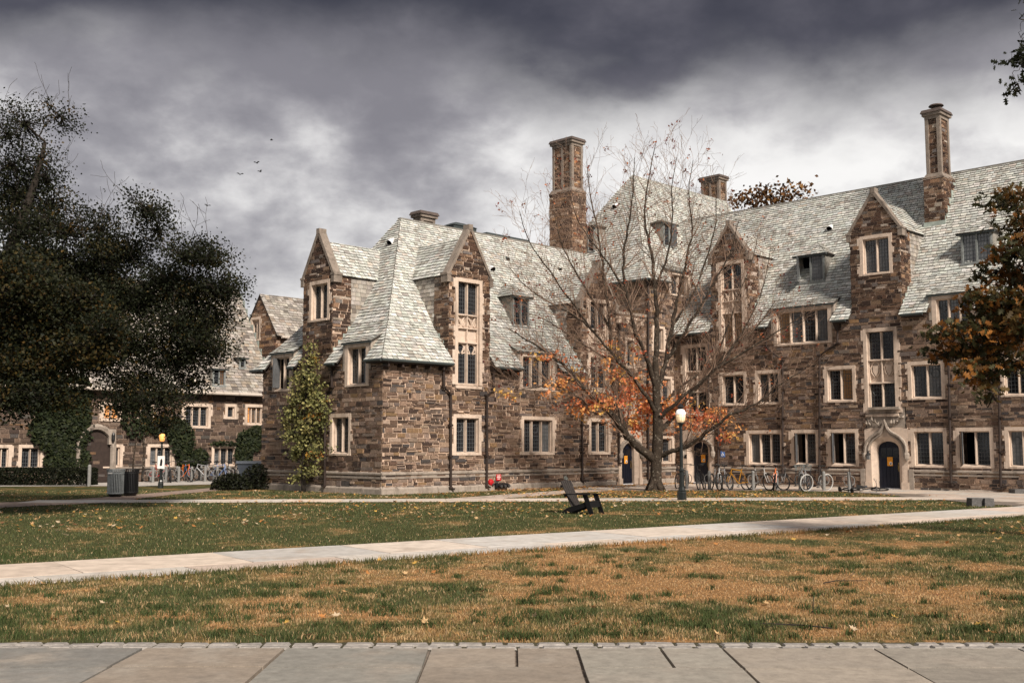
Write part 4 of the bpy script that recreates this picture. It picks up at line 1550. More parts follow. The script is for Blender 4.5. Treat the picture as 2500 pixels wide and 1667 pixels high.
ud = FF.px(230, 1120)[0]
FA.belt(FF, fa, ud - 1.25, .75, 'limestone_dirty')
FA.belt(FF, ud + 1.25, fb, .75, 'limestone_dirty')
# cross gable
XG = fb
FG = Fac((XG, 0, 0), (0, -1, 0), (-1, 0, 0))
zk = zf(FG, 669, 812)
za = zf(FG, 627, 722)
ua = FG.px(597, 800)[0]
ub = -YF
rg = FG.rect(613, 774, 637, 832)
FA.window(FG, *rg, 2, arched=True)
FA.wall(FG, [(ua, 4), (ub, 4), (ub, zk), ((ua + ub) / 2, za), (ua, zk)], [rg], PAL_RUST, sz=1.1)
ym = -(ua + ub) / 2
FA.slope((XG - .1, YF - .3, zk - .25), (XG + 11, YF - .3, zk - .25), (XG + 11, ym, za + .05), (XG - .1, ym, za + .05), e=.23, wide=1.2)
FA.slope((XG + 11, -ua + .3, zk - .25), (XG - .1, -ua + .3, zk - .25), (XG - .1, ym, za + .05), (XG + 11, ym, za + .05), slates=False)
FA.wall(FF, [(XG, ze + .3), (XG + 11, ze + .3), (XG + 11, zk), (XG, zk)], (), PAL_RUST, sz=1.1)
FA.gutter(V((XG + .2, YF - .35, zk - .3)), V((XG + 8, YF - .35, zk - .3)), 'gutter_pale', .09)
fl = MB()
for i in range(12):
    dd = .1 + i * .36
    fl.fbox(FG, -(YF + dd + .36), -(YF + dd), z_at(PF, dd) + .0, z_at(PF, dd) + .5, .03, .06)
fl.build('flashing', 'copper', FA.root)
# arched doorway and wall lantern
u = FF.px(230, 1120)[0]
m = MB()
pts = [FF.p(u - 1.0, 0, .15), FF.p(u - 1.0, 1.9, .15)] + [FF.p(u - 1.0 * cos(a), 1.9 + 1.15 * sin(a), .15) for a in [pi * k / 12 for k in range(1, 12)]] + [FF.p(u + 1.0, 1.9, .15), FF.p(u + 1.0, 0, .15)]
m.tube(pts, .17, 6)
m.build('door_arch', 'limestone_grey', FA.root)
m = MB()
m.prism(FF, ccw([(u - .95, 0), (u + .95, 0), (u + .95, 1.9)] + [(u + .95 * cos(pi * k / 12), 1.9 + 1.05 * sin(pi * k / 12)) for k in range(1, 12)] + [(u - .95, 1.9)]), -.1, .05)
m.build('door', 'wood_dark', FA.root) if 'wood_dark' in MATS else m.build('door', 'pipe_brown', FA.root)
c = FF.p(*FF.px(270, 1066), .2)
m = MB()
m.box(c.x - .2, c.x + .2, c.y - .05, c.y + .2, c.z - .42, c.z + .42)
nb = m.build('niche_block', 'limestone_grey', FA.root)
m = MB()
m.lathe([(.05, -.3), (.1, -.15), (.1, .1), (.03, .25)], (c.x, c.y - .14, c.z), 8)
m.build('lantern', 'iron_black', nb)
FA.finish()


# ================================================================== ground
def inpoly(x, y, p):
    c = False
    n = len(p)
    j = n - 1
    for i in range(n):
        if (p[i][1] > y) != (p[j][1] > y) and x < (p[j][0] - p[i][0]) * (y - p[i][1]) / (p[j][1] - p[i][1]) + p[i][0]:
            c = not c
        j = i
    return c


gm = MB()
gm.poly([V((-900, -60, 0)), V((900, -60, 0)), V((900, 1500, 0)), V((-900, 1500, 0))])
tag(gm.build('ground', 'soil'), kind='structure')


def fbm(x, y, s=0.0):
    return noise.fractal(V((x, y, s)), 1.0, 2.0, 4, noise_basis='PERLIN_ORIGINAL')


def dryness(x, y):
    b = .30 if y < 20 + x * .72 else -.5 + .1 * max(-1, min(1, x / 8))
    if y > 40:
        b = -.30
    if y < 20 + x * .72:
        b += .16 * max(-1, min(1, (x + 1) / 4)) + .12 * max(0, 1 - abs(y - 14.5) / 4)
        if y < 12.3:
            b -= .25
        b -= .38 * max(0, min(1, (-x - .5) / 3.5)) * (1 if y < 17 else .6)
        b -= .35 * max(0, (x - 4.5) / 3)
    v = fbm(x * .55, y * .42, 3.1) * 1.15 + fbm(x * 2.1, y * 1.6, 7.7) * .6 + fbm(x * 7, y * 5, 2.2) * .45 + b
    return max(0, min(1, v * .95 + .36))


def gcol(x, y, k=1.0):
    d = dryness(x, y)
    g = (.085, .094, .034)
    o = (.42, .24, .105)
    if d < .5:
        t = d * 2
        m = (.20, .155, .062)
        c = [g[i] * (1 - t) + m[i] * t for i in range(3)]
    else:
        t = d * 2 - 1
        m = (.20, .155, .062)
        c = [m[i] * (1 - t) + o[i] * t for i in range(3)]
    return tuple(a * k for a in c)


# paths: polygons in the place
PA, PDIR = V((-7.07, 15.0)), V((cos(radians(35.6)), sin(radians(35.6))))
PNR = V((-PDIR.y, PDIR.x))


def strip(a, d, n, s0, s1, w0, w1):
    return [tuple(a + d * s0 + n * w0), tuple(a + d * s1 + n * w0), tuple(a + d * s1 + n * w1), tuple(a + d * s0 + n * w1)]


def gp(*pts):
    return [tuple(G(*p).xy) for p in pts]


path1 = strip(PA, PDIR, PNR, -14, 34, 0, 2.95)
P2A = V((-17.0, 37.6))
P2D = V((1, .075)).normalized()
P2N = V((-P2D.y, P2D.x))
path2 = strip(P2A, P2D, P2N, 0, 34, 0, 2.0)
bl = lambda x, y: tuple((BM @ V((x, y, 0))).xy)
path3 = [bl(-22, -6.6), bl(-3.2, -2.2), bl(0, -1.2), bl(-.5, -.3), bl(-4.4, -.25), bl(-6.3, -.95), bl(-22, -4.9)]
plaza = gp((1380, 1196), (1560, 1198.5), (1700, 1198), (1900, 1198.5), (2050, 1201), (2150, 1207), (2215, 1214), (2330, 1224), (2400, 1232), (2640, 1243)) + [(45, 36), (45, 62), (6, 62)]
brick = gp((-150, 1233), (150, 1222), (262, 1214), (400, 1202), (545, 1189), (600, 1187), (600, 1192), (430, 1207), (345, 1217), (300, 1226), (-150, 1247))
bikepad = gp((214, 1187), (330, 1188), (470, 1184), (640, 1181)) + [bl(-9, 22.5), bl(-30, 22.5)]
front = [(-30, 2), (30, 2), (30, 10.68), (-30, 10.68)]
KEEP = [path1, path2, path3, plaza, brick, bikepad, front]


def on_path(x, y):
    return any(inpoly(x, y, p) for p in KEEP)


def sheet(name, poly, z, m):
    mb = MB()
    q = [V((a, b, z)) for a, b in ccw(list(poly))]
    mb.poly(q)
    return tag(mb.build(name, m), kind='structure')


lm = MB()
step = .2
iy = 10.4
while iy < 60:
    x = -(.55 * iy + 3)
    while x < .55 * iy + 3:
        lm.poly([V((x, iy, .006)), V((x + step, iy, .006)), V((x + step, iy + step, .006)), V((x, iy + step, .006))], gcol(x + .15, iy + .15, .62))
        x += step
    iy += step
tag(lm.build('lawn', 'lawn'), kind='structure')
o1 = sheet('path', path1, .016, 'joint')
o2 = sheet('path', path2, .014, 'joint')
sheet('path', path3, .018, 'paving_far')
o4 = sheet('paved_court', plaza, .024, 'joint')
sheet('brick_path', brick, .021, 'brick_path')
sheet('bike_pad', bikepad, .027, 'concrete')
FLAGC = [(.58, .48, .395), (.56, .485, .415), (.52, .48, .43), (.60, .505, .42), (.53, .43, .36), (.49, .465, .435)]


def slab(par, a, d, n, s0, s1, w0, w1, z0, z1, c, jit=.0, name='flagstone', m='flag_path'):
    g = .010 if m != 'flag' else .015
    mb = MB()
    p = [a + d * (s0 + g + U(-jit, jit)) + n * (w0 + g), a + d * (s1 - g + U(-jit, jit)) + n * (w0 + g), a + d * (s1 - g + U(-jit, jit)) + n * (w1 - g), a + d * (s0 + g + U(-jit, jit)) + n * (w1 - g)]
    k = U(.9, 1.1)
    c = tuple(q * k for q in c)
    t = U(-.0015, .0015)
    mb.hexa([V((q.x, q.y, z0)) for q in p] + [V((q.x, q.y, z1 + t)) for q in p], c)
    return mb.build(name, m, par)


for a0, a1 in ((0, .95), (.95, 2.95)):
    s_ = -13.0
    while s_ < 33:
        w = U(1.3, 2.7)
        slab(o1, PA, PDIR, PNR, s_, s_ + w, a0 + .02, a1 - .02, .014, .03, random.choice(FLAGC), .012)
        s_ += w
s_ = 0
while s_ < 34:
    w = U(1.2, 2.4)
    slab(o2, P2A, P2D, P2N, s_, s_ + w, .02, 1.98, .012, .028, random.choice(FLAGC), .02)
    s_ += w
# court in front of the right wing: courses of flags laid parallel to its wall
e1, e2 = V((cos(-pi / 4), sin(-pi / 4))), V((cos(-3 * pi / 4), sin(-3 * pi / 4)))
c0 = V((OX, OY))
w_ = .05
while w_ < 13:
    dw = U(.8, 1.2)
    s_ = -1.0
    while s_ < 30:
        ds = U(1.0, 2.2)
        c = c0 + e1 * (s_ + ds / 2) + e2 * (w_ + dw / 2)
        cor = [c0 + e1 * (s_ + i * ds) + e2 * (w_ + j * dw) for i in (0, 1) for j in (0, 1)]
        px = ray_px(V((c.x, c.y, 0)))
        if all(inpoly(q.x, q.y, plaza) for q in cor) and 1300 < px[0] < 2600:
            k = [q * .82 for q in random.choice(FLAGC)]
            slab(o4, c0, e1, e2, s_, s_ + ds, w_, w_ + dw, .02, .033, k, .02)
        s_ += ds
    w_ += dw

# foreground paving and its kerb of two rows of setts
fp = sheet('pavement', front, .012, 'joint')
XJ = [-6.15, -4.8, -3.43, -2.11, -.76, .6, 1.96, 3.36, 4.7, 6.1]
FC = [(.20, .19, .17), (.21, .203, .187), (.245, .205, .165), (.235, .225, .20), (.27, .228, .185), (.265, .245, .21), (.27, .235, .195), (.235, .212, .18), (.20, .19, .17)]
zx = V((1, 0))
zy = V((0, 1))
for i in range(9):
    yj = 9.42 + (.07 if i in (2, 4) else -.03 if i == 6 else .03 * (i % 2))
    for y0, y1 in ((yj, 10.36), (8.05, yj), (6.4, 8.05), (4.6, 6.4)):
        c = FC[i] if y0 > 7 else random.choice(FC)
        k = U(.93, 1.07)
        if i == 4 and y1 > 10:
            slab(fp, V((0, 0)), zx, zy, XJ[i], .04, y0, y1, .01, .045, c, m='flag')
            slab(fp, V((0, 0)), zx, zy, .04, XJ[i + 1], y0, y1, .01, .045, c, m='flag')
        elif i == 5 and y1 > 10:
            slab(fp, V((0, 0)), zx, zy, XJ[i], 1.38, y0, y1, .01, .045, c, m='flag')
            slab(fp, V((0, 0)), zx, zy, 1.38, XJ[i + 1], y0, y1, .01, .045, c, m='flag')
        else:
            slab(fp, V((0, 0)), zx, zy, XJ[i], XJ[i + 1], y0, y1, .01, .045, tuple(q * k for q in c), .008, m='flag')
kb = sheet('kerb', [(-12, 10.37), (12, 10.37), (12, 10.8), (-12, 10.8)], .018, 'soil')
for row, (ya, yb_) in enumerate(((10.40, 10.535), (10.56, 10.70))):
    x = -6.2 + row * .14
    while x < 6.2:
        w = U(.2, .33)
        mb = MB()
        g = .008
        h = U(.03, .044)
        j = lambda: U(-.008, .008)
        b = [(x + g + j(), ya + j()), (x + w - g + j(), ya + j()), (x + w - g + j(), yb_ + j()), (x + g + j(), yb_ + j())]
        cx_, cy_ = x + w / 2, (ya + yb_) / 2
        mb.hexa([V((p[0], p[1], .0)) for p in b] + [V((p[0], p[1], h - .025)) for p in b], None)
        t = [(p[0] + (cx_ - p[0]) * .16, p[1] + (cy_ - p[1]) * .3) for p in b]
        mb.hexa([V((p[0], p[1], h - .025)) for p in b] + [V((p[0], p[1], h + j() * .4)) for p in t], None)
        mb.build('sett', 'granite', kb)
        x += w

# ---------------------------------------------------------------- grass blades
gb_ = MB()
gv, gf, gc = gb_.v, gb_.f, gb_.c


def blade(x, y, h, w, col, seg):
    a = U(0, 2 * pi)
    l = h * U(.15, .75)
    la = U(0, 2 * pi)
    dx, dy = cos(a) * w / 2, sin(a) * w / 2
    tx, ty = x + cos(la) * l, y + sin(la) * l
    i = len(gv)
    if seg:
        mx, my = x + cos(la) * l * .3, y + sin(la) * l * .3
        gv.extend(((x - dx, y - dy, 0), (x + dx, y + dy, 0), (mx + dx * .8, my + dy * .8, h * .6), (mx - dx * .8, my - dy * .8, h * .6), (tx, ty, h)))
        gf.append((i, i + 1, i + 2, i + 3))
        gf.append((i + 3, i + 2, i + 4))
        gc.extend((col, col))
    else:
        gv.extend(((x - dx, y - dy, 0), (x + dx, y + dy, 0), (tx, ty, h)))
        gf.append((i, i + 1, i + 2))
        gc.append(col)


for y0, y1, dens, hh, ww, seg in ((10.72, 14, 1700, .046, .0065, True), (14, 20, 800, .046, .009, True), (20, 30, 300, .045, .015, False), (30, 49, 95, .05, .03, False)):
    ar = (1.08 * (y0 + y1) / 2 + 1.6) * (y1 - y0)
    for _ in range(int(ar * dens)):
        y = U(y0, y1)
        hw = .54 * y + .8
        x = U(-hw, hw)
        if y > 14 and on_path(x, y):
            continue
        d = dryness(x, y)
        cl_ = fbm(x * 1.7, y * 1.7, 1.3)
        if y < 11.02 and R() < (.97 if y < 10.82 else .8) and cl_ < .3:
            continue
        h = hh * U(.5, 1.25) * (1.0 + .55 * max(0, cl_ * 1.6)) * (1 - .45 * d)
        k = U(.65, 1.45)
        c = gcol(x, y, k)
        if R() < .34:
            c = (.40 * k, .28 * k, .16 * k) if R() < d + .2 else (.07 * k, .09 * k, .04 * k)
        blade(x, y, h, ww * U(.7, 1.3), c, seg)
# coarser tufts of darker grass and a few bleached ones
for _ in range(420):
    ty = 10.95 + R() ** 1.3 * 9.5
    tx_ = U(-.49, .49) * ty
    if on_path(tx_, ty) and ty > 14:
        continue
    dark_t = R() < .72
    rr = U(.06, .26)
    for _ in range(int(90 * rr / .15)):
        a_, q_ = U(0, 6.3), abs(random.gauss(0, rr * .6))
        k = U(.6, 1.35)
        c = (.055 * k, .075 * k, .024 * k) if dark_t else (.42 * k, .29 * k, .15 * k)
        blade(tx_ + cos(a_) * q_ * 1.5, ty + sin(a_) * q_, U(.04, .105) * (1 if dark_t else .6), .009, c, True)
# longer uncut fringe along the near path
for _ in range(9000):
    s_ = U(-6, 26)
    p = PA + PDIR * s_ + PNR * U(-.22, .03)
    if abs(p.x) < .49 * p.y:
        blade(p.x, p.y, U(.04, .12), .012, gcol(p.x, p.y, U(.6, 1.2)), True)
o = gb_.build('grass', 'grass')
tag(o, 'patchy green and straw-coloured lawn grass', 'grass', kind='stuff')

# ---------------------------------------------------------------- fallen leaves
LEAFC = [(.55, .33, .16), (.62, .42, .22), (.50, .22, .07), (.42, .18, .06), (.60, .47, .32), (.20, .10, .05), (.65, .40, .10)]


def leaf_shape(mb, m, size, col, lobes=5):
    pts = []
    n = lobes * 2
    for k in range(n + 1):
        a = -pi * .86 + 1.72 * pi * k / n + pi / 2
        r = (1.0 if k % 2 == 0 else .48) * (1 - .22 * abs(k / n * 2 - 1))
        pts.append((r * cos(a) * size, r * sin(a) * size))
    i = len(mb.v)
    mb.v.append(m @ V((0, -.35 * size, 0)))
    for x, y in pts:
        mb.v.append(m @ V((x, y, (x * x + y * y) / size * U(.1, .55))))
    for k in range(len(pts) - 1):
        mb.f.append((i, i + 1 + k, i + 2 + k))
        mb.c.append(col)


protos = []
for k in range(8):
    mb = MB()
    leaf_shape(mb, Matrix.Rotation(U(-.3, .3), 4, 'X'), .075, LEAFC[k % 7])
    mb.tube([V((0, -.03, .01)), V((.01, -.1, .02))], .002, 3, LEAFC[k % 7])
    protos.append(mb.mesh('fallen_leaf', 'leaf'))
spots = []
for _ in range(46):
    y = 10.9 + (R() ** 1.2) * 8
    spots.append((U(-.47, .47) * y, y))
for px, py in ((785, 1515), (700, 1530), (820, 1512), (250, 1478), (430, 1480), (130, 1520), (1840, 1475), (1870, 1480), (2080, 1410), (1190, 1385), (990, 1405), (560, 1440), (1255, 1420), (1450, 1490), (2400, 1490), (2250, 1510), (140, 1298), (290, 1293), (160, 1310), (45, 1345), (290, 1335), (1060, 1295), (960, 1285), (690, 1300)):
    spots.append(tuple(G(px, py).xy))
tries = 0
while len(spots) < 1900 and tries < 12000:
    tries += 1
    y = U(21, 48)
    x = U(-.48, .48) * y
    dm = hypot((x - 4) / 1.5, (y - 41) / 1.0)
    pr = .26 + .9 * math.exp(-(dm / 7) ** 2)
    if y < 24:
        pr *= .3
    if R() > pr or on_path(x, y) or not inpoly(x, y, [(-40, 12), (40, 46), (40, 60), (-40, 60)]) and y > 20 + x * .72:
        continue
    if (BMI @ V((x, y, 0))).y > -.3 and (BMI @ V((x, y, 0))).x > -SL:
        continue
    spots.append((x, y))
spots = [p for p in spots if not (p[1] > 14 and on_path(*p))]
spots.sort(key=lambda p: p[1])
rest = MB()
for i, (x, y) in enumerate(spots):
    sc = U(.65, 1.2) * (.8 if y < 20 else .95)
    if i < 240:
        pk = random.randrange(8)
        o = obj('fallen_leaf', protos[pk])
        o.location = (x, y, U(.03, .055))
        o.rotation_euler = (U(-.5, .5), U(-.5, .5), U(0, 6.3))
        o.scale = (sc, sc, sc)
        cn = ('tan', 'pale yellow', 'rust', 'brown', 'pale buff', 'dark brown', 'yellow')[pk % 7]
        side = 'left third' if x < -.157 * y else 'middle' if x < .157 * y else 'right third'
        near = y < 20 + x * .72
        lab = '%s fallen leaf on the %s lawn, in the %s' % (cn, 'near' if near else 'far', side)
        tag(o, lab, 'leaf', 'fallen leaves: ' + lab)
    else:
        m = Matrix.Translation((x, y, U(.03, .06))) @ Matrix.Rotation(U(0, 6.3), 4, 'Z') @ Matrix.Rotation(U(-.6, .6), 4, 'X')
        leaf_shape(rest, m, .075 * sc, random.choice(LEAFC), 3)
# drift of leaves at the foot of the left wing and around the maple
for _ in range(1500):
    lx = U(-14, -.5)
    q = BM @ V((lx, -abs(random.gauss(0, 1.0)) - .15, 0))
    if R() < .5:
        q = V((random.gauss(5.5, 3.5), random.gauss(44.5, 2.0), 0))
    if (BMI @ q).y > -.12 or (BMI @ q).x > -.12:
        continue
    m = Matrix.Translation((q.x, q.y, U(.03, .06))) @ Matrix.Rotation(U(0, 6.3), 4, 'Z') @ Matrix.Rotation(U(-.5, .5), 4, 'X')
    leaf_shape(rest, m, U(.05, .09), random.choice(LEAFC[:4] + LEAFC[5:]), 3)
tag(rest.build('leaf_litter', 'leaf'), 'small orange and tan leaves scattered across the far lawn', 'leaves', kind='stuff')
for px, py, a, L_, lab in ((1985, 1497, .3, .5, 'short upright broken stick standing in the right foreground grass'), (2030, 1540, 2.8, .9, 'thin dark fallen stick near the kerb at right'), (2010, 1428, .4, .8, 'forked dark twig lying in the grass at right of centre')):
    p = G(px, py)
    mb = MB()
    if 'upright' in lab:
        mb.tube([V((0, 0, 0)), V((.005, 0, .12)), V((.012, 0, .2))], [.008, .006, .003], 5)
        mb.tube([V((-.02, 0, .02)), V((.06, .02, .05)), V((.1, .03, .08))], [.007, .005, .003], 5)
    else:
        mb.tube([V((0, 0, .03)), V((L_ * .3, .02, .05)), V((L_ * .7, -.03, .04)), V((L_, .04, .03))], [.009, .008, .006, .003], 5)
        mb.tube([V((L_ * .4, 0, .04)), V((L_ * .6, .12, .06)), V((L_ * .7, .2, .04))], [.005, .004, .002], 4)
    o = mb.build('fallen_stick', 'bark_dark')
    o.location = p
    o.rotation_euler = (0, 0, a)
    tag(o, lab, 'stick')


# ================================================================== trees
def spline(pts, k=4):
    """Catmull-Rom through control points; each point is (Vector, radius)"""
    out = []
    n = len(pts)
    for i in range(n - 1):
        p0, p1, p2, p3 = (pts[max(i - 1, 0)], pts[i], pts[i + 1], pts[min(i + 2, n - 1)])
        for j in range(k):
            t = j / k
            a = p1[0] * 2
            b = (p2[0] - p0[0]) * t
            c = (p0[0] * 2 - p1[0] * 5 + p2[0] * 4 - p3[0]) * t * t
            d = (p1[0] * 3 - p0[0] - p2[0] * 3 + p3[0]) * t * t * t
            out.append(((a + b + c + d) * .5, p1[1] + (p2[1] - p1[1]) * t))
    out.append(pts[-1])
    return out


def rdir():
    while True:
        v = V((U(-1, 1), U(-1, 1), U(-1, 1)))
        if .05 < v.length < 1:
            return v.normalized()


def grow(mb, p, d, L, r, lev, up=.25, tips=None, wob=.22, side=3):
    """a thin branch that bends and forks"""
    n = max(3, int(L / .28))
    pts, rad = [p], [r]
    dd = d.normalized()
    for i in range(n):
        dd = (dd + rdir() * wob + V((0, 0, up * .22))).normalized()
        p = p + dd * (L / n)
        pts.append(p)
        rad.append(max(.0052, r * (1 - .75 * (i + 1) / n)))
        if lev > 0 and i > 0 and R() < .8:
            q = (dd + rdir() * .85).normalized()
            grow(mb, p, q, L * U(.3, .62) * (1 - .35 * i / n), max(.0062, rad[-1] * .68), lev - 1, up, tips, wob, side)
    mb.tube(pts, rad, side if r < .03 else 5, cap=False)
    if tips is not None:
        tips.append(pts[-1])


# ---------------------------------------------------------------- maple with nearly bare branches
MY = 48.6
mroot = thing('maple_tree', 'nearly bare maple with a few orange leaves in front of the inner corner', 'tree', P3(1600, 1200, MY).to_tuple()[:2] + (0,))
ML = mroot.location


def MP(px, py, dy):
    return P3(px, py, MY + dy) - ML


tr = MB()
LIMBS = {
    'A': [(1592, 1118, 0, .2), (1563, 1096, -.3, .17), (1533, 1066, -.6, .15), (1508, 1030, -.9, .13), (1482, 1000, -1.2, .11), (1455, 975, -1.5, .09), (1425, 945, -1.9, .075), (1385, 900, -2.3, .06), (1340, 862, -2.7, .045), (1290, 832, -3, .03), (1238, 800, -3.2, .012)],
    'A2': [(1533, 1066, -.6, .12), (1514, 1010, -.2, .12), (1501, 960, .2, .105), (1491, 880, .6, .09), (1488, 800, .8, .075), (1480, 720, 1.0, .06), (1470, 640, 1.2, .05), (1458, 560, 1.4, .035), (1442, 480, 1.5, .022), (1432, 395, 1.6, .008)],
    'B': [(1608, 1114, 0, .12), (1640, 1101, -.4, .1), (1688, 1085, -.9, .085), (1733, 1050, -1.4, .07), (1782, 1014, -1.9, .055), (1845, 985, -2.3, .04), (1905, 938, -2.6, .025), (1960, 905, -2.8, .01)],
    'C': [(1608, 1055, .1, .11), (1640, 1020, .4, .09), (1690, 960, .8, .075), (1740, 900, 1.2, .06), (1790, 850, 1.5, .045), (1850, 795, 1.8, .03), (1893, 735, 2.0, .01)],
    'D': [(1607, 1020, -.1, .1), (1650, 985, -.5, .075), (1700, 942, -.9, .06), (1760, 892, -1.3, .05), (1830, 850, -1.7, .035), (1900, 808, -2, .022), (1965, 765, -2.2, .008)],
    'E': [(1601, 940, 0, .12), (1576, 870, -.4, .09), (1548, 800, -.8, .075), (1531, 720, -1.1, .06), (1522, 640, -1.3, .05), (1533, 560, -1.5, .038), (1545, 470, -1.6, .024), (1549, 385, -1.7, .008)],
    'F': [(1600, 870, .1, .12), (1604, 780, .3, .1), (1600, 700, .5, .08), (1590, 620, .7, .065), (1574, 540, .9, .045), (1582, 450, 1.0, .027), (1602, 345, 1.1, .008)],
    'G': [(1604, 965, .1, .12), (1625, 880, .5, .1), (1641, 800, .8, .08), (1656, 720, 1.1, .065), (1674, 640, 1.3, .05), (1690, 560, 1.5, .035), (1681, 470, 1.6, .02), (1692, 392, 1.7, .008)],
    'H': [(1625, 880, .5, .075), (1662, 828, .2, .06), (1702, 760, -.1, .05), (1742, 690, -.3, .038), (1782, 620, -.5, .025), (1803, 540, -.6, .008)],
    'I': [(1600, 1005, -.1, .1), (1570, 955, -.6, .075), (1530, 905, -1.0, .062), (1490, 858, -1.4, .05), (1440, 800, -1.8, .042), (1390, 730, -2.1, .034), (1340, 660, -2.4, .025), (1292, 590, -2.6, .016), (1268, 515, -2.8, .007)],
    'J': [(1482, 1000, -1.2, .06), (1440, 988, -1.6, .05), (1400, 962, -1.9, .04), (1352, 940, -2.2, .03), (1310, 945, -2.4, .02), (1262, 952, -2.6, .008)],
    'K': [(1488, 800, .8, .05), (1450, 738, .4, .042), (1402, 660, .1, .032), (1370, 590, -.1, .022), (1352, 515, -.3, .007)],
    'M': [(1606, 1000, .2, .07), (1655, 950, .8, .055), (1720, 905, 1.6, .04), (1790, 880, 2.4, .03), (1850, 860, 3.0, .012)],
    'O': [(1440, 800, -1.8, .045), (1400, 768, -2.1, .035), (1342, 738, -2.4, .025), (1285, 700, -2.7, .016), (1240, 648, -2.9, .007)],
    'P': [(1760, 892, -1.3, .045), (1800, 830, -1.0, .035), (1840, 760, -.8, .025), (1866, 690, -.6, .016), (1880, 615, -.5, .007)],
    'Q': [(1740, 900, 1.2, .05), (1775, 800, 1.6, .036), (1802, 720, 1.9, .026), (1832, 650, 2.1, .016), (1850, 575, 2.3, .007)],
    'S': [(1531, 720, -1.1, .05), (1490, 650, -1.5, .036), (1450, 598, -1.8, .026), (1412, 540, -2.0, .016), (1388, 465, -2.2, .007)],
    'X': [(1600, 700, .5, .055), (1630, 620, .2, .04), (1642, 540, 0, .028), (1640, 460, -.2, .017), (1652, 385, -.3, .007)],
    'Y': [(1491, 880, .6, .05), (1440, 850, 1.2, .038), (1385, 815, 1.7, .027), (1330, 780, 2.0, .017), (1275, 760, 2.2, .007)],
    'N': [(1641, 800, .8, .055), (1690, 720, 1.2, .045), (1725, 630, 1.5, .033), (1748, 540, 1.7, .02), (1745, 440, 1.9, .007)],
}
trunk = [(1600, 1207, 0, .40), (1600, 1196, 0, .33), (1601, 1170, 0, .26), (1602, 1130, 0, .245), (1605, 1095, 0, .25), (1606, 1050, 0, .23), (1605, 1000, 0, .215), (1602, 945, .05, .18), (1600, 870, .1, .12)]
sp_ = spline([(MP(a, b, c), r) for a, b, c, r in trunk], 4)
tr.tube([p for p, _ in sp_], [r * U(.97, 1.04) for _, r in sp_], 14)
for a in (.3, 1.5, 2.6, 3.9, 5.2):      # root flare
    tr.tube([V((cos(a) * .12, sin(a) * .12, .55)), V((cos(a) * .3, sin(a) * .3, .16)), V((cos(a) * .52, sin(a) * .52, -.06))], [.12, .13, .05], 7)
tw = MB()
tips = []
for key, pts in LIMBS.items():
    q = spline([(MP(a, b, c), r) for a, b, c, r in pts], 4)
    q = [(p + rdir() * min(.05, r), r) for p, r in q]
    tr.tube([p for p, _ in q], [r * 1.02 + .005 for _, r in q], 7, cap=False)
    n = len(q)
    for i in range(int(n * .18), n - 1):
        for _ in range(2 if R() < .6 else 3):
            d = (q[i + 1][0] - q[i][0]).normalized()
            side = rdir()
            side = (side - d * side.dot(d)).normalized()
            dr = (d * U(.5, 1.0) + side * U(.6, 1.0) + V((0, 0, .15))).normalized()
            grow(tw, q[i][0], dr, U(1.0, 2.6) * (1.15 - .4 * i / n), min(q[i][1] * .5, .024), 2, .38, tips)
    grow(tw, q[-1][0], (q[-1][0] - q[-3][0]), U(.5, .9), .008, 2, .4, tips)
tr.build('trunk', 'bark_maple', mroot, smooth=True)
tw.build('crown', 'twig', mroot)


def leaf_quad(mb, p, s, col, droop=0.0, nrm=None):
    n = (nrm or rdir())
    if droop:
        n = (n + V((0, -.6, .2)) * droop).normalized()
    x = n.orthogonal().normalized()
    a = U(0, 6.3)
    y = n.cross(x)
    x, y = x * cos(a) + y * sin(a), y * cos(a) - x * sin(a)
    k = U(.7, 1.2) * s
    i = len(mb.v)
    mb.v.extend((p - y * k * .6, p + x * k * .42 + n * k * .1, p + y * k * .6, p - x * k * .42 + n * k * .12))
    mb.f.append((i, i + 1, i + 2, i + 3))
    mb.c.append(col)


OR = [(.68, .28, .10), (.72, .36, .13), (.64, .21, .09), (.70, .43, .13), (.58, .16, .08), (.74, .32, .15)]
lv = MB()
for px, py, rx, ry, dy, n in ((1405, 940, 50, 26, -1.6, 220), (1350, 935, 40, 20, -2.2, 70), (1500, 905, 45, 40, -1.0, 260), (1470, 985, 55, 30, -1.4, 420), (1540, 975, 50, 45, 1.0, 620), (1580, 1010, 55, 40, 1.2, 520),
                              (1640, 1000, 45, 35, .6, 420), (1690, 1010, 55, 28, 1.2, 380), (1750, 1020, 45, 25, 1.4, 260), (1770, 1065, 22, 18, .9, 130), (1420, 1000, 40, 20, -1.4, 220), (1330, 870, 45, 18, -2.6, 90), (1480, 850, 35, 30, 0, 70),
                              (1560, 840, 25, 30, -.8, 60), (1240, 965, 30, 12, -2.6, 50), (1560, 940, 40, 30, .8, 260), (1530, 1035, 40, 18, .8, 150), (1680, 1045, 45, 16, 1.0, 170), (1340, 960, 30, 12, -2.3, 60)):
    for _ in range(max(3, n // 16)):
        c = MP(px + random.gauss(0, rx * .5), py + random.gauss(0, ry * .5), dy + U(-.8, .8))
        cc = random.choice(OR)
        for _ in range(14):
            p = c + V((random.gauss(0, .17), random.gauss(0, .17), random.gauss(0, .10)))
            k = U(.75, 1.2)
            leaf_quad(lv, p, .14, tuple(q * k for q in cc), .3)
for t in tips:
    if R() < .05:
        for _ in range(random.randint(2, 6)):
            leaf_quad(lv, t + rdir() * .1, .1, random.choice([(.16, .03, .025), (.10, .025, .02), (.24, .06, .03), (.42, .14, .05)]))
lv.build('leaves', 'leaf', mroot)


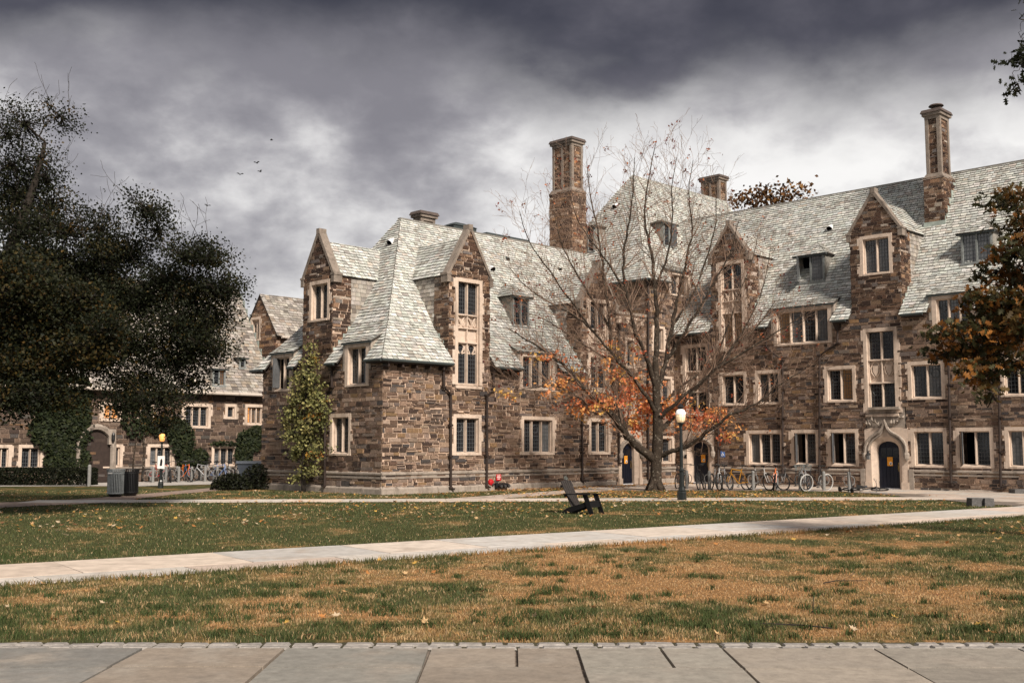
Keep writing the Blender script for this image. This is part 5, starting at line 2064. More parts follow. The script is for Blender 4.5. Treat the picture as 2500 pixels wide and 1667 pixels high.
# ---------------------------------------------------------------- leafy trees and shrubs built from clumps
def clump_tree(name, label, cat, base, trunk, blobs, leaf, pal, bark='bark_dark', oak=False, droop=.15, sig=.3, per=30, twigs=True, group=None, trunk_r=.2, lim=.05, amber=None, bare=None):
    """trunk: points with radii; blobs: (centre, rx, ry, rz, leaves)"""
    root = thing(name, label, cat, base, 0, group)
    B0 = V(base)
    wood, lf = MB(), MB()
    nodes = []
    if trunk:
        sp = spline([(V(p) - B0, r) for p, r in trunk], 4)
        wood.tube([p for p, _ in sp], [r for _, r in sp], 10)
        nodes = [(p, r) for p, r in sp[len(sp) // 3:]]
    order = sorted(blobs, key=lambda b: min(((b[0] - B0) - n[0]).length for n in nodes) if nodes else b[0].z)
    pal0 = pal
    for c, rx, ry, rz, n, *own in order:
        pal = own[0] if own else pal0
        c = c - B0
        if nodes:
            p0, r0 = min(nodes, key=lambda q: (q[0] - c).length + (0 if q[0].z < c.z + 1 else 2))
            mid = (p0 + c) / 2 + V((U(-.2, .2), U(-.2, .2), (c - p0).length * .07))
            r1 = min(r0 * .75, lim * 1.6)
            q = spline([(p0, r1), (mid, r1 * .75), (c, r1 * .5)], 5)
            q = [(p + rdir() * .04, r) for p, r in q]
            wood.tube([p for p, _ in q], [r for _, r in q], 6, cap=False)
            nodes += q[2:]
        for _ in range(max(1, int(n / per))):
            v = rdir()
            k = R() ** .42
            cc = c + V((v.x * rx * k, v.y * ry * k, v.z * rz * k))
            if twigs:
                m = (c + cc) / 2 + V((0, 0, -.1)) + rdir() * .12
                wood.tube([c, m, cc, cc + (cc - m) * .3 + rdir() * .1], [.022, .014, .008, .004], 3, cap=False)
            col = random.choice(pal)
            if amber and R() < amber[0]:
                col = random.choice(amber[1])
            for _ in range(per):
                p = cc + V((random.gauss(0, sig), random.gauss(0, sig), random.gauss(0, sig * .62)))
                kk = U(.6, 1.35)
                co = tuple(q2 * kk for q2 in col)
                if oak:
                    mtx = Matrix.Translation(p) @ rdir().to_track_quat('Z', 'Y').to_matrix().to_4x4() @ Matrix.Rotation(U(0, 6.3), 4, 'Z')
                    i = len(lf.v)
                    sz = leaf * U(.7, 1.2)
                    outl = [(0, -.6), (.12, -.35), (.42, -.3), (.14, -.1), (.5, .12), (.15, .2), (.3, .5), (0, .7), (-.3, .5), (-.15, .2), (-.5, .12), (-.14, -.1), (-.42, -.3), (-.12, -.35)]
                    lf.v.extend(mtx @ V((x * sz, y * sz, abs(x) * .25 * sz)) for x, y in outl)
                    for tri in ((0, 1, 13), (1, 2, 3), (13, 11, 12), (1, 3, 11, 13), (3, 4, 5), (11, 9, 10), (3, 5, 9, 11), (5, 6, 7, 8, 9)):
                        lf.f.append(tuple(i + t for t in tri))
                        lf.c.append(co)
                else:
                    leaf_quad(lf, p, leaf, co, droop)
        if bare:
            for _ in range(bare):
                v = rdir()
                grow(wood, c + V((v.x * rx * .7, v.y * ry * .7, abs(v.z) * rz * .7)), V((v.x, v.y * .4, abs(v.z) + .6)), U(.6, 1.3), .012, 1, .35)
    if wood.v:
        wood.build('trunk', bark, root, smooth=True)
    lf.build('crown', 'leaf', root)
    return root


def PB(px, py, Y, rx, rz, n, dy=1.2):
    """blob given by photograph position and half-axes in pixels at depth Y"""
    return (P3(px, py, Y), rx * Y / FPX, dy, rz * Y / FPX, n)


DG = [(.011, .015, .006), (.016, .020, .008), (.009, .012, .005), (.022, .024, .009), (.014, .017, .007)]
AMB = [(.06, .04, .010), (.048, .036, .010), (.04, .033, .010), (.07, .042, .011)]
Y1 = 33.0
b1 = [(130, 500, 60, 40, 380), (60, 560, 80, 45, 600), (30, 460, 60, 50, 500), (250, 620, 60, 40, 450), (470, 720, 60, 45, 500), (500, 840, 45, 30, 260), (70, 480, 60, 45, 420), (95, 390, 45, 45, 300), (20, 330, 40, 50, 260), (110, 620, 80, 45, 700), (40, 640, 70, 40, 600), (60, 300, 60, 55, 420), (150, 285, 45, 35, 230), (25, 400, 60, 70, 560), (115, 440, 45, 40, 260), (40, 530, 100, 70, 1250), (165, 560, 80, 55, 850), (240, 560, 55, 45, 420), (352, 505, 42, 38, 420), (385, 560, 45, 45, 430),
      (300, 610, 75, 55, 850), (200, 660, 100, 65, 1250), (455, 620, 45, 38, 380), (515, 628, 42, 42, 350), (420, 690, 80, 50, 900), (535, 705, 45, 42, 420), (330, 730, 100, 55, 1200), (450, 790, 85, 50, 1000), (525, 780, 50, 45, 480), (560, 700, 28, 30, 150),
      (300, 835, 120, 60, 1300), (430, 880, 70, 45, 650), (330, 930, 80, 40, 600), (470, 850, 45, 40, 330), (395, 965, 55, 40, 420), (200, 880, 90, 40, 700), (470, 935, 35, 28, 180), (400, 1030, 40, 25, 180), (100, 850, 110, 60, 1300), (300, 990, 60, 30, 300), (250, 720, 90, 60, 1000), (520, 860, 40, 30, 200)]
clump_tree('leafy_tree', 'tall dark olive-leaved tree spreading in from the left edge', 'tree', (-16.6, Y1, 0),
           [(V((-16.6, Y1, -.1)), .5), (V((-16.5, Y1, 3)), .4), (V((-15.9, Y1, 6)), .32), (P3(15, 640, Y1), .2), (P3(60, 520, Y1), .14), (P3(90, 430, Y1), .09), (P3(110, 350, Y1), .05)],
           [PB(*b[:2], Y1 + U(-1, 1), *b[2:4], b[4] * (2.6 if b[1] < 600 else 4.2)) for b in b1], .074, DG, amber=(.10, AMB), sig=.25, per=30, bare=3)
Y2 = 29.0
b2 = [(30, 690, 90, 60, 1300), (130, 740, 90, 55, 1200), (20, 800, 90, 65, 1500), (150, 830, 100, 55, 1400), (60, 900, 110, 55, 1400), (190, 780, 70, 45, 700), (130, 960, 90, 40, 700), (20, 980, 60, 35, 450), (230, 850, 60, 40, 500), (-60, 850, 90, 90, 900), (260, 800, 50, 35, 300), (90, 660, 50, 30, 300), (200, 720, 45, 28, 260)]
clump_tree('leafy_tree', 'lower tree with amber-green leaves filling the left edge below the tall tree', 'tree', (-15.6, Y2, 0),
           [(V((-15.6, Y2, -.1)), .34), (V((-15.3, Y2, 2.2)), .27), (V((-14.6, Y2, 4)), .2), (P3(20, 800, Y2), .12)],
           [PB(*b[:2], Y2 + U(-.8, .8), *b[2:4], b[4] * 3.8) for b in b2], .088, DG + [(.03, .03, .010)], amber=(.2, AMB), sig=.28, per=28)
# oak at the right edge
Y3 = 21.0
OKP = [(.12, .06, .018), (.085, .055, .017), (.05, .047, .018), (.20, .082, .02), (.25, .105, .024), (.036, .036, .014)]
b3 = [(2420, 488, 38, 14, 130), (2455, 500, 38, 22, 200), (2490, 540, 35, 40, 360), (2470, 610, 50, 40, 520), (2495, 690, 60, 45, 640), (2420, 660, 45, 25, 240), (2450, 740, 70, 40, 760), (2385, 730, 50, 26, 330), (2480, 800, 60, 35, 560), (2400, 790, 70, 35, 620), (2330, 810, 60, 24, 330),
      (2270, 818, 35, 13, 120), (2350, 860, 50, 28, 360), (2420, 860, 60, 34, 480), (2400, 915, 45, 28, 300), (2350, 905, 35, 18, 150), (2410, 965, 25, 20, 100), (2300, 860, 25, 16, 90), (2470, 880, 40, 20, 170), (2490, 920, 25, 15, 60),
      (2486, 50, 12, 18, 45), (2478, 120, 16, 13, 70), (2482, 160, 11, 14, 45), (2470, 205, 15, 11, 60), (2560, 600, 60, 90, 700), (2560, 800, 60, 80, 600), (2540, 120, 40, 60, 250)]
clump_tree('oak_tree', 'oak with rust and green lobed leaves hanging in from the right edge', 'tree', (13.2, Y3, 0),
           [(V((13.2, Y3, -.1)), .42), (V((13.1, Y3, 2.5)), .35), (V((12.6, Y3, 5)), .26), (V((12.2, Y3, 8)), .16), (V((11.6, Y3, 10)), .07)],
           [PB(x + 14, y, Y3 + U(-.7, .7), rx * .95, rz * 1.0, n * (.55 if x < 2530 else .8), .7) + ((DG,) if y < 300 else ()) for x, y, rx, rz, n in b3], .13, OKP, oak=True, sig=.16, per=14, lim=.03)
# tree behind the right roof
Y4 = 84.0
clump_tree('leafy_tree', 'brown-leaved tree top showing above the right roof ridge', 'tree', (20, Y4, 0),
           [(V((20, Y4, 0)), .5), (V((20, Y4, 10)), .35), (V((20.1, Y4, 17)), .2)],
           [PB(x, y, Y4, rx, rz, n, 2) for x, y, rx, rz, n in ((1830, 490, 30, 25, 170), (1880, 485, 35, 24, 220), (1925, 482, 28, 20, 140), (1955, 475, 20, 14, 70), (1800, 495, 20, 20, 80), (1865, 468, 15, 12, 40), (1920, 465, 12, 8, 25), (1880, 540, 80, 50, 300))],
           .3, [(.16, .075, .028), (.10, .05, .022), (.22, .11, .03), (.06, .035, .02)], sig=.55, per=12)
# small tree trained against the end wall
WP = lambda px, py, n=.55: BM @ FE.p(*FE.px(px, py, -n), n)
LG = [(.27, .255, .10), (.22, .22, .08), (.16, .165, .065), (.33, .295, .12), (.12, .125, .05)]
base = WP(741, 1203)
base = V((base.x, base.y, 0))
bw = []
for px, py, rx, rz, n in ((757, 850, 12, 18, 90), (755, 885, 20, 22, 200), (745, 925, 34, 26, 380), (768, 935, 24, 26, 250), (735, 965, 38, 26, 420), (775, 985, 26, 28, 320), (725, 1010, 36, 26, 380), (765, 1035, 34, 28, 420), (720, 1055, 32, 24, 300), (750, 1080, 40, 26, 420), (790, 1000, 12, 22, 90), (725, 1110, 30, 20, 230), (770, 1100, 26, 22, 220), (745, 1140, 32, 16, 190), (728, 1168, 20, 12, 100), (765, 1150, 20, 14, 90), (700, 1040, 14, 22, 90), (800, 1095, 10, 8, 25)):
    c = WP(px, py)
    bw.append((c, rx * .9 * 47 / FPX, .3, rz * 47 / FPX, n * 1.0))
clump_tree('wall_tree', 'slender pale green tree growing against the end wall of the near wing', 'tree', base,
           [(base, .1), (WP(741, 1120), .075), (WP(745, 1040), .06), (WP(748, 960), .045), (WP(755, 880), .025)], bw, .125, LG, amber=(.05, [(.42, .24, .05), (.36, .17, .05)]), sig=.17, per=16, droop=.5, lim=.02)


# ivy on the far hall
def ivy(label, blobs, stems=()):
    root = thing('ivy', label, 'ivy', (OX, OY, 0), pi / 4)
    lf = MB()
    pal = [(.018, .026, .011), (.025, .034, .013), (.033, .040, .015), (.014, .02, .009)]
    for px, py, rx, ry, n in blobs:
        for _ in range(n):
            a, k = U(0, 6.3), sqrt(R()) * U(.85, 1.12)
            u, v = FF.px(px + rx * k * cos(a), py + ry * k * sin(a))
            if v < .03:
                v = U(.05, .3)
            kk = U(.6, 1.4)
            c = random.choice(pal)
            p = FF.p(u, v, U(.08, .32))
            leaf_quad(lf, p, .2, tuple(q * kk for q in c), nrm=(V((0, -1, .4)) + rdir() * .7).normalized())
    lf.build('leaves', 'leaf', root)
    st = MB()
    for pts in stems:
        q = [FF.p(*FF.px(*p), .12) for p in pts]
        st.tube(q, [.07] + [.045] * (len(q) - 1), 6)
    if st.v:
        st.build('stem', 'bark_maple', root)


ivy('large mass of dark ivy covering the far hall beside its arched doorway', [(150, 960, 70, 50, 900), (145, 1050, 72, 60, 1500), (160, 1120, 55, 35, 800), (110, 1000, 35, 30, 300), (195, 1000, 25, 90, 600)], [((160, 1170), (165, 1100), (150, 1020))])
ivy('ivy on the far hall above the left lamp, between two ground-floor windows', [(440, 1070, 30, 45, 500), (450, 1110, 22, 40, 300), (400, 1040, 55, 22, 350), (330, 1010, 40, 60, 350)], [((320, 1170), (325, 1110), (335, 1040)), ((345, 1170), (350, 1100), (348, 1050))])
ivy('small rounded ivy clump on the far hall wall left of the three-light window', [(484, 1117, 20, 20, 260)], [((484, 1170), (484, 1130))])
ivy('bright ivy patch on the far hall wall right of the three-light window', [(610, 1075, 35, 28, 500), (590, 1110, 22, 28, 330), (545, 1083, 35, 5, 90), (625, 1050, 20, 10, 100)], [((605, 1168), (600, 1130), (620, 1100))])


# hedge and shrubs
def shrub(name, label, cat, c, rx, ry, rz, n, leaf, pal, box=False):
    root = thing(name, label, cat, (c[0], c[1], 0))
    lf, wd = MB(), MB()
    for _ in range(n):
        if box:
            p = V((U(-rx, rx), U(-ry, ry), U(.05, rz)))
            f = random.randint(0, 3)
            if f == 0:
                p.y = -ry + U(-.05, .08)
            elif f == 1:
                p.z = rz + U(-.08, .05)
            elif f == 2:
                p.x = rx * random.choice((-1, 1)) + U(-.05, .05)
        else:
            v = rdir()
            k = R() ** .3
            p = V((v.x * rx * k, v.y * ry * k, abs(v.z) * rz * k + .04))
        kk = U(.5, 1.5)
        leaf_quad(lf, p, leaf, tuple(q * kk for q in random.choice(pal)))
    for k in range(7):
        a = U(0, 6.3)
        wd.tube([V((U(-.3, .3) * rx, U(-.2, .2) * ry, 0)), V((cos(a) * rx * .5, sin(a) * ry * .5, rz * .6)), V((cos(a) * rx * .7, sin(a) * ry * .7, rz * .85))], [.03, .02, .008], 5)
    lf.build('foliage', 'leaf', root)
    wd.build('stem', 'bark_dark', root)


HP = [(.012, .015, .007), (.018, .021, .009), (.009, .011, .006)]
a, b = G(-60, 1186), G(214, 1186)
shrub('hedge', 'long dark clipped hedge in front of the far hall at the left edge', 'hedge', ((a.x + b.x) / 2, a.y + .6), (b.x - a.x) / 2, .6, .85, 9000, .11, HP, True)
p = G(560, 1197)
shrub('shrub', 'low dark spreading shrub at the path edge left of the near wing', 'shrub', (p.x, p.y + .3), .95, .6, .75, 1300, .12, HP)
p = G(610, 1196)
shrub('shrub', 'dark rounded shrub in front of the blue-grey bin beside the near wing', 'shrub', (p.x + .1, p.y + .9), .85, .6, 1.15, 1500, .11, HP)


# ================================================================== street furniture
# ---------------------------------------------------------------- lamp posts
def lamp(label, loc, s, amber=False):
    t = thing('lamp_post', label, 'lamp', loc)
    t.scale = (s, s, s)
    m = MB()
    m.lathe([(.17, -.02), (.17, .30), (.15, .33), (.155, .37), (.13, .39), (.10, .47), (.085, .50)], seg=8)
    m.build('base', 'lamp_black', t)
    m = MB()
    m.lathe([(.088, .5), (.085, 1.05), (.13, 1.07), (.13, 1.10), (.075, 1.13), (.062, 1.2), (.056, 2.62), (.05, 2.64)], seg=12)
    m.tube([V((-.17, 0, 2.55)), V((.17, 0, 2.55))], .014, 6)
    m.build('post', 'lamp_black', t, smooth=False)
    m = MB()
    m.lathe([(.05, 2.64), (.06, 2.7), (.11, 2.78), (.125, 2.8), (.12, 2.82)], seg=12)
    m.build('collar', 'lamp_black', t)
    m = MB()
    m.lathe([(.115, 2.82), (.15, 2.9), (.175, 3.02), (.18, 3.1)], seg=16)
    g = m.build('globe', 'lamp_amber' if amber else 'lamp_glass', t, True)
    m = MB()
    for k in range(12):
        a = 2 * pi * k / 12
        m.tube([V((.118 * cos(a), .118 * sin(a), 2.82)), V((.153 * cos(a), .153 * sin(a), 2.9)), V((.183 * cos(a), .183 * sin(a), 3.1))], .004, 4)
    m.build('rib', 'brass', g)
    m = MB()
    m.lathe([(.188, 3.1), (.19, 3.13), (.175, 3.2), (.14, 3.27), (.09, 3.3)], seg=16)
    m.build('globe_top', 'lamp_amber' if amber else 'lamp_glass_top', t, True)
    m = MB()
    m.lathe([(.09, 3.3), (.085, 3.36), (.15, 3.37), (.05, 3.47), (.02, 3.5), (.012, 3.53)], seg=12)
    m.build('cap', 'iron_black', t)
    return t


lamp('black lamp post with white glass globe standing right of the bare maple', G(1665, 1222), 1.0)
lp = lamp('black lamp post with glowing amber globe in front of the far hall', G(392, 1191), .78, True)
p = G(392, 1191)
o = MB()
o.box(-.17, .17, -.012, .012, -.3, .3)
o = o.build('paper_notice', 'white_paint')
o.location = (p.x + .02, p.y - .1, 1.22)
tag(o, 'white paper notice fixed to the left lamp post', 'notice')
m = MB()
m.prism(Fac((0, 0, 0), (1, 0, 0), (0, -1, 0)), [(-.06, -.17), (.05, -.17), (.07, .05), (.04, .18), (-.03, .12)], .012, .016)
m.build('dark_print', 'iron_black', o)


# ---------------------------------------------------------------- bollards with a locking ring
def bollard():
    t = thing('bike_bollard', 'x', 'bollard')
    m = MB()
    m.lathe([(.075, 0), (.075, .80), (.068, .845), (.045, .875), (.01, .885)], seg=12)
    m.build('post', 'bollard_grey', t)
    for s_ in (-1, 1):
        m = MB()
        pts = [V((s_ * (.06 + .17 * sin(a) ** .8), 0, .5 + .2 * cos(a))) for a in [pi * k / 10 for k in range(11)]]
        m.tube(pts, .017, 6)
        m.build('ring', 'bollard_grey', t)
    return t


bp = bollard()
rb = [(1677, 1194, 'beside the lamp post'), (1732, 1196, 'between the first two white bicycles'), (1839, 1197, 'left of the white road bicycle'), (1897, 1197, 'right of the black and orange bicycle'), (1954, 1198, 'behind the black bicycle with a basket'), (2012, 1199, 'right of the bicycle with white tyres'), (2074, 1202, 'holding the black scooter')]
for px, py, w in rb:
    inst(bp, G(px, py), U(-.15, .15), 'grey steel bicycle bollard %s on the right' % w, 'bicycle bollards in front of the right wing')
lb = [(368, 1176, 'rear of the pair left of the lamp'), (373, 1179, 'front of the pair left of the lamp'), (400, 1175, 'just right of the amber lamp, rear'), (405.5, 1178.5, 'just right of the amber lamp, front'), (432, 1176, 'rear one beside the orange bicycle'),
      (436, 1178, 'front one beside the orange bicycle'), (468, 1177.5, 'right of the orange and blue bicycles'), (491, 1174, 'rear one beside the silver bicycle'), (500.5, 1176.5, 'front one beside the silver bicycle'), (521, 1173, 'rear one near the blue bicycle'),
      (530, 1176, 'front one near the blue bicycle'), (549, 1173, 'left of the black bicycle by the bin'), (559, 1175.5, 'amid the black bicycles by the bin'), (581, 1172, 'rear one left of the blue-grey bin'), (587, 1174.5, 'front one left of the blue-grey bin')]
for px, py, w in lb:
    inst(bp, G(px, py), U(-.2, .2) + .2, 'grey bicycle bollard by the far hall, %s' % w.replace('just right', 'right'), 'bicycle bollards in front of the far hall')
o = MB()
o.lathe([(.085, 0), (.085, 1.0), (.07, 1.05), (.03, 1.08)], seg=12)
o = o.build('bollard', 'bollard_grey')
o.location = G(217, 1187)
tag(o, 'plain grey bollard at the right end of the dark hedge', 'bollard')

# ---------------------------------------------------------------- bicycles
BK = {}


def cm(key, fn, m, sm=False):
    k = key + m
    if k not in BK:
        mb = MB()
        fn(mb)
        BK[k] = mb.mesh(key, m, sm)
    return BK[k]


def bicycle(label, loc, rz, color, lean=0.0, tyre='rubber', basket=False, steer=.15, drop=False, group='bicycles parked in front of the right wing'):
    t = thing('bicycle', label, 'bicycle', loc, rz, group)
    t.rotation_euler = (lean, 0, rz)
    t.scale = (1.14, 1.14, 1.14)
    rw = .335
    fx, bx_ = .53, -.50
    fm = 'bike_' + color

    def tyre_f(x):
        return lambda mb: mb.torus((x, 0, rw), (0, 1, 0), rw - .022, .024, 26, 6)

    def rim_f(x):
        def f(mb):
            mb.torus((x, 0, rw), (0, 1, 0), rw - .045, .011, 26, 4)
            for k in range(16):
                a = 2 * pi * k / 16
                mb.tube([V((x, .02 * (-1) ** k, rw)), V((x + (rw - .05) * cos(a), 0, rw + (rw - .05) * sin(a)))], .0025, 3, cap=False)
            mb.tube([V((x, -.045, rw)), V((x, .045, rw))], .022, 8)
        return f
    for nm, x in (('front', fx), ('rear', bx_)):
        w = obj('wheel', cm('rim_' + nm, rim_f(x), 'chrome'), t)
        obj('tyre', cm('tyre_' + nm, tyre_f(x), tyre), w)
    st, bb, hd, hb = V((-.19, 0, .86)), V((-.06, 0, .28)), V((.33, 0, .88)), V((.37, 0, .70))
    ax = V((bx_, 0, rw))

    def frame(mb):
        for a, b, r in ((st, bb, .017), (bb, hb, .02), (hd, hb, .021)):
            mb.tube([a, b], r, 7)
        if drop:
            mb.tube([V((.33, 0, .78)), V((.1, 0, .45)), V((-.1, 0, .42))], .018, 7)
        else:
            mb.tube([V((-.16, 0, .78)), V((.335, 0, .85))], .017, 7)
        for s_ in (-1, 1):
            mb.tube([V((-.16, .02 * s_, .77)), V((bx_, .06 * s_, rw))], .009, 5)
            mb.tube([V((-.06, .03 * s_, .28)), V((bx_, .06 * s_, rw))], .01, 5)
    obj('frame', cm('frame%d' % drop, frame, fm), t)

    def fork(mb):
        for s_ in (-1, 1):
            mb.tube([hb + V((.01, .05 * s_, -.02)), V((.45, .055 * s_, .52)), V((fx, .055 * s_, rw))], [.014, .012, .009], 6)
        mb.tube([hb + V((.01, -.06, -.02)), hb + V((.01, .06, -.02))], .015, 6)
    obj('fork', cm('fork', fork, fm), t)

    def bars(mb):
        mb.tube([hd, V((.31, 0, .98)), V((.36, 0, 1.0))], .014, 6)
        mb.tube([V((.28, -.31, 1.03)), V((.36, -.16, 1.02)), V((.37, 0, 1.0)), V((.36, .16, 1.02)), V((.28, .31, 1.03))], .012, 6)
        for s_ in (-1, 1):
            mb.tube([V((.36, .2 * s_, 1.01)), V((.4, .24 * s_, .97)), V((.36, .29 * s_, .98))], .006, 4)
    obj('handlebar', cm('handlebar', bars, 'iron_black'), t)

    def saddle(mb):
        mb.tube([V((-.19, 0, .86)), V((-.21, 0, .95))], .013, 6)
        mb.hexa([V(p) for p in ((-.34, -.075, .95), (-.05, -.02, .96), (-.05, .02, .96), (-.34, .075, .95), (-.35, -.085, 1.0), (-.04, -.018, .99), (-.04, .018, .99), (-.35, .085, 1.0))])
    obj('saddle', cm('saddle', saddle, 'rubber'), t)

    def crank(mb):
        mb.torus((-.06, .06, .28), (0, 1, 0), .085, .008, 16, 4)
        mb.tube([V((-.06, .07, .28)), V((.06, .08, .17))], .011, 5)
        mb.tube([V((-.06, -.07, .28)), V((-.18, -.08, .39))], .011, 5)
        mb.box(.02, .1, .08, .17, .155, .18)
        mb.box(-.22, -.14, -.17, -.08, .375, .4)
        mb.tube([V((-.06, .065, .365)), V((-.5, .065, .38))], .005, 4)
        mb.tube([V((-.06, .065, .195)), V((-.5, .065, .29))], .005, 4)
    obj('crank', cm('crank', crank, 'chrome'), t)
    if basket:
        def bas(mb):
            for z, k in ((.82, .8), (.89, .87), (.96, .94), (1.03, 1.0)):
                q = [V((.60 + a * .13 * k, b * .18 * k, z)) for a, b in ((-1, -1), (1, -1), (1, 1), (-1, 1), (-1, -1))]
                mb.tube(q, .006, 4)
            for i in range(16):
                a = 2 * pi * i / 16
                sx_, sy_ = max(-1, min(1, cos(a) * 1.4)), max(-1, min(1, sin(a) * 1.4))
                mb.tube([V((.60 + sx_ * .104, sy_ * .144, .82)), V((.60 + sx_ * .13, sy_ * .18, 1.03))], .005, 4)
            mb.box(.5, .7, -.14, .14, .815, .825)
        obj('basket', cm('basket', bas, 'frame_grey'), t)
    return t


RG = 'bicycles parked in front of the right wing'
bicycle('dark bicycle half hidden behind the right lamp post', G(1664, 1194), radians(62), 'darkgrey', .05)
bicycle('white and black bicycle seen end on, leftmost in front of the middle blue door', G(1714, 1196), radians(-112), 'black', .12)
bicycle('white bicycle with red trim facing out, right of the first bollard pair', G(1745, 1197), radians(-82), 'white', -.1, basket=False)
bicycle('silver bicycle leaning against the yellow one', G(1772, 1197), radians(-125), 'silver', .15)
bicycle('yellow bicycle with a large front wheel turned to the lawn', G(1799, 1197), radians(-150), 'yellow', -.12)
bicycle('white bicycle with a black front wheel, alone between two bollards', G(1856, 1197), radians(-62), 'white', .1)
bicycle('black bicycle with orange head tube leaning on a bollard', G(1888, 1197), radians(-102), 'orange', -.12)
bicycle('black bicycle with its front wheel slanting left, beside the basket bicycles', G(1942, 1197), radians(-158), 'black', .22)
bicycle('silver bicycle with a grey front basket in the crowded group', G(1968, 1198), radians(-118), 'silver', .08, basket=True)
bicycle('dark bicycle with white tyres and a basket, at the right of the group', G(1994, 1199), radians(-152), 'black', -.08, tyre='rubber_white', basket=True)
fb_ = bicycle('black bicycle lying flat on the paving by the right door', G(2116, 1201) + V((0, .3, .06)), radians(-12), 'black')
fb_.rotation_euler = (radians(80), 0, radians(-14))
LGp = 'bicycles parked in front of the far hall'
for lab, px, py, a, c, ln in (('brown bicycle behind the amber lamp post', 388, 1177, 20, 'red', .05), ('black bicycle seen end on, right of the amber lamp', 416, 1178.5, -70, 'black', .1), ('orange bicycle between two bollards by the far hall', 447, 1177, -40, 'orange', -.1),
                              ('pale blue bicycle with white handlebar behind the orange one', 459, 1175.5, -55, 'blue', .1), ('silver bicycle parked side on by the far hall', 497, 1175.5, 175, 'silver', .05), ('dark bicycle behind the silver one by the far hall', 512, 1174, 10, 'darkgrey', .1),
                              ('blue bicycle with a pale front wheel by the far hall', 533, 1176, -30, 'blue', -.08), ('black bicycle leaning left of the blue-grey bin', 556, 1175, -110, 'black', .12), ('black bicycle nearest the blue-grey bin', 572, 1174, -60, 'black', -.1)):
    bicycle(lab, G(px, py), radians(a), c, ln, group=LGp)
# kick scooter
t = thing('kick_scooter', 'black kick scooter standing against the rightmost bollard', 'scooter', G(2066, 1202), radians(-70))
m = MB()
m.box(-.35, .3, -.07, .07, .09, .13)
m.build('deck', 'iron_black', t)
for x in (-.42, .40):
    m = MB()
    m.torus((x, 0, .11), (0, 1, 0), .085, .03, 18, 6)
    m.lathe([(.05, -.02), (.05, .02)], (0, 0, 0), 8, m=Matrix.Translation((x, 0, .11)) @ Matrix.Rotation(pi / 2, 4, 'X'))
    m.build('wheel', 'rubber', t)
m = MB()
m.tube([V((.40, 0, .2)), V((.33, 0, .5)), V((.24, 0, 1.12))], [.025, .022, .018], 8)
m.build('stem', 'iron_black', t)
m = MB()
m.tube([V((.24, -.28, 1.12)), V((.24, .28, 1.12))], .014, 6)
m.build('handlebar', 'rubber', t)
m = MB()
m.tube([V((-.35, 0, .11)), V((-.46, 0, .22)), V((-.54, 0, .18))], .03, 6)
m.build('fender', 'iron_black', t)


# ---------------------------------------------------------------- litter bins
def litter_bin(label, loc, mt, rz, plate):
    t = thing('litter_bin', label, 'bin', loc, rz)
    m = MB()
    m.lathe([(.27, .10), (.27, .94)], seg=20)
    m.build('liner', 'dark_void', t)
    n = 30
    sm = MB()
    sm.hexa([V(p) for p in ((-.017, .29, .12), (.017, .29, .12), (.017, .305, .12), (-.017, .305, .12), (-.017, .29, .92), (.017, .29, .92), (.017, .305, .92), (-.017, .305, .92))])
    sm.hexa([V(p) for p in ((-.017, .29, .92), (.017, .29, .92), (.017, .305, .92), (-.017, .305, .92), (-.017, .335, 1.05), (.017, .335, 1.05), (.017, .35, 1.05), (-.017, .35, 1.05))])
    me = sm.mesh('slat', mt)
    for k in range(n):
        o = obj('slat', me, t)
        o.rotation_euler = (0, 0, 2 * pi * k / n)
    for z, w in ((.12, .05), (.88, .05)):
        m = MB()
        m.lathe([(.285, z), (.315, z), (.315, z + w), (.285, z + w)], seg=28)
        m.build('band', mt, t)
    m = MB()
    m.torus((0, 0, 1.05), (0, 0, 1), .342, .014, 28, 6)
    m.build('rim', mt, t)
    m = MB()
    m.lathe([(.2, 0), (.24, .05), (.28, .1)], seg=20)
    m.build('foot', 'iron_black', t)
    if plate:
        m = MB()
        m.box(-.1, .1, -.33, -.318, .885, .935)
        o = m.build('name_plate', 'white_paint', t)
        o.rotation_euler = (0, 0, -.35)


p = G(281, 1213.5)
litter_bin('grey slatted metal litter bin on the brick path', (p.x, p.y, .02), 'can_grey', 0, True)
p = G(315, 1211.5)
litter_bin('black slatted metal litter bin right of the grey one', (p.x, p.y + .1, .02), 'iron_black', .05, False)

# ---------------------------------------------------------------- lounge chair on the lawn (low slatted garden chair)
t = thing('garden_chair', 'black wooden low-slung garden chair alone on the lawn', 'chair', G(1424, 1254), radians(-33))
for s_ in (-1, 1):
    m = MB()       # sloping side rail from front to rear foot
    f = Fac((0, s_ * .27 - .018, 0), (1, 0, 0), (0, -1, 0))
    m.prism(f, ccw([(.33, .38), (.33, .24), (.0, .14), (-.42, .0), (-.58, .0), (-.46, .13), (-.3, .2), (0, .28)]), -.036, 0)
    m.build('side_rail', 'chair_black', t)
    m = MB()
    m.hexa([V(p) for p in ((.38, s_ * .31 - .02, 0), (.52, s_ * .31 - .02, 0), (.52, s_ * .31 + .02, 0), (.38, s_ * .31 + .02, 0), (.16, s_ * .31 - .02, .56), (.31, s_ * .31 - .02, .56), (.31, s_ * .31 + .02, .56), (.16, s_ * .31 + .02, .56))])
    m.build('leg', 'chair_black', t)
    m = MB()
    m.hexa([V(p) for p in ((-.45, s_ * .33 - .06, .56), (.38, s_ * .33 - .075, .56), (.38, s_ * .33 + .075, .56), (-.45, s_ * .33 + .06, .56), (-.45, s_ * .33 - .06, .585), (.38, s_ * .33 - .075, .585), (.38, s_ * .33 + .075, .585), (-.45, s_ * .33 + .06, .585))])
    m.build('armrest', 'chair_black', t)
m = MB()
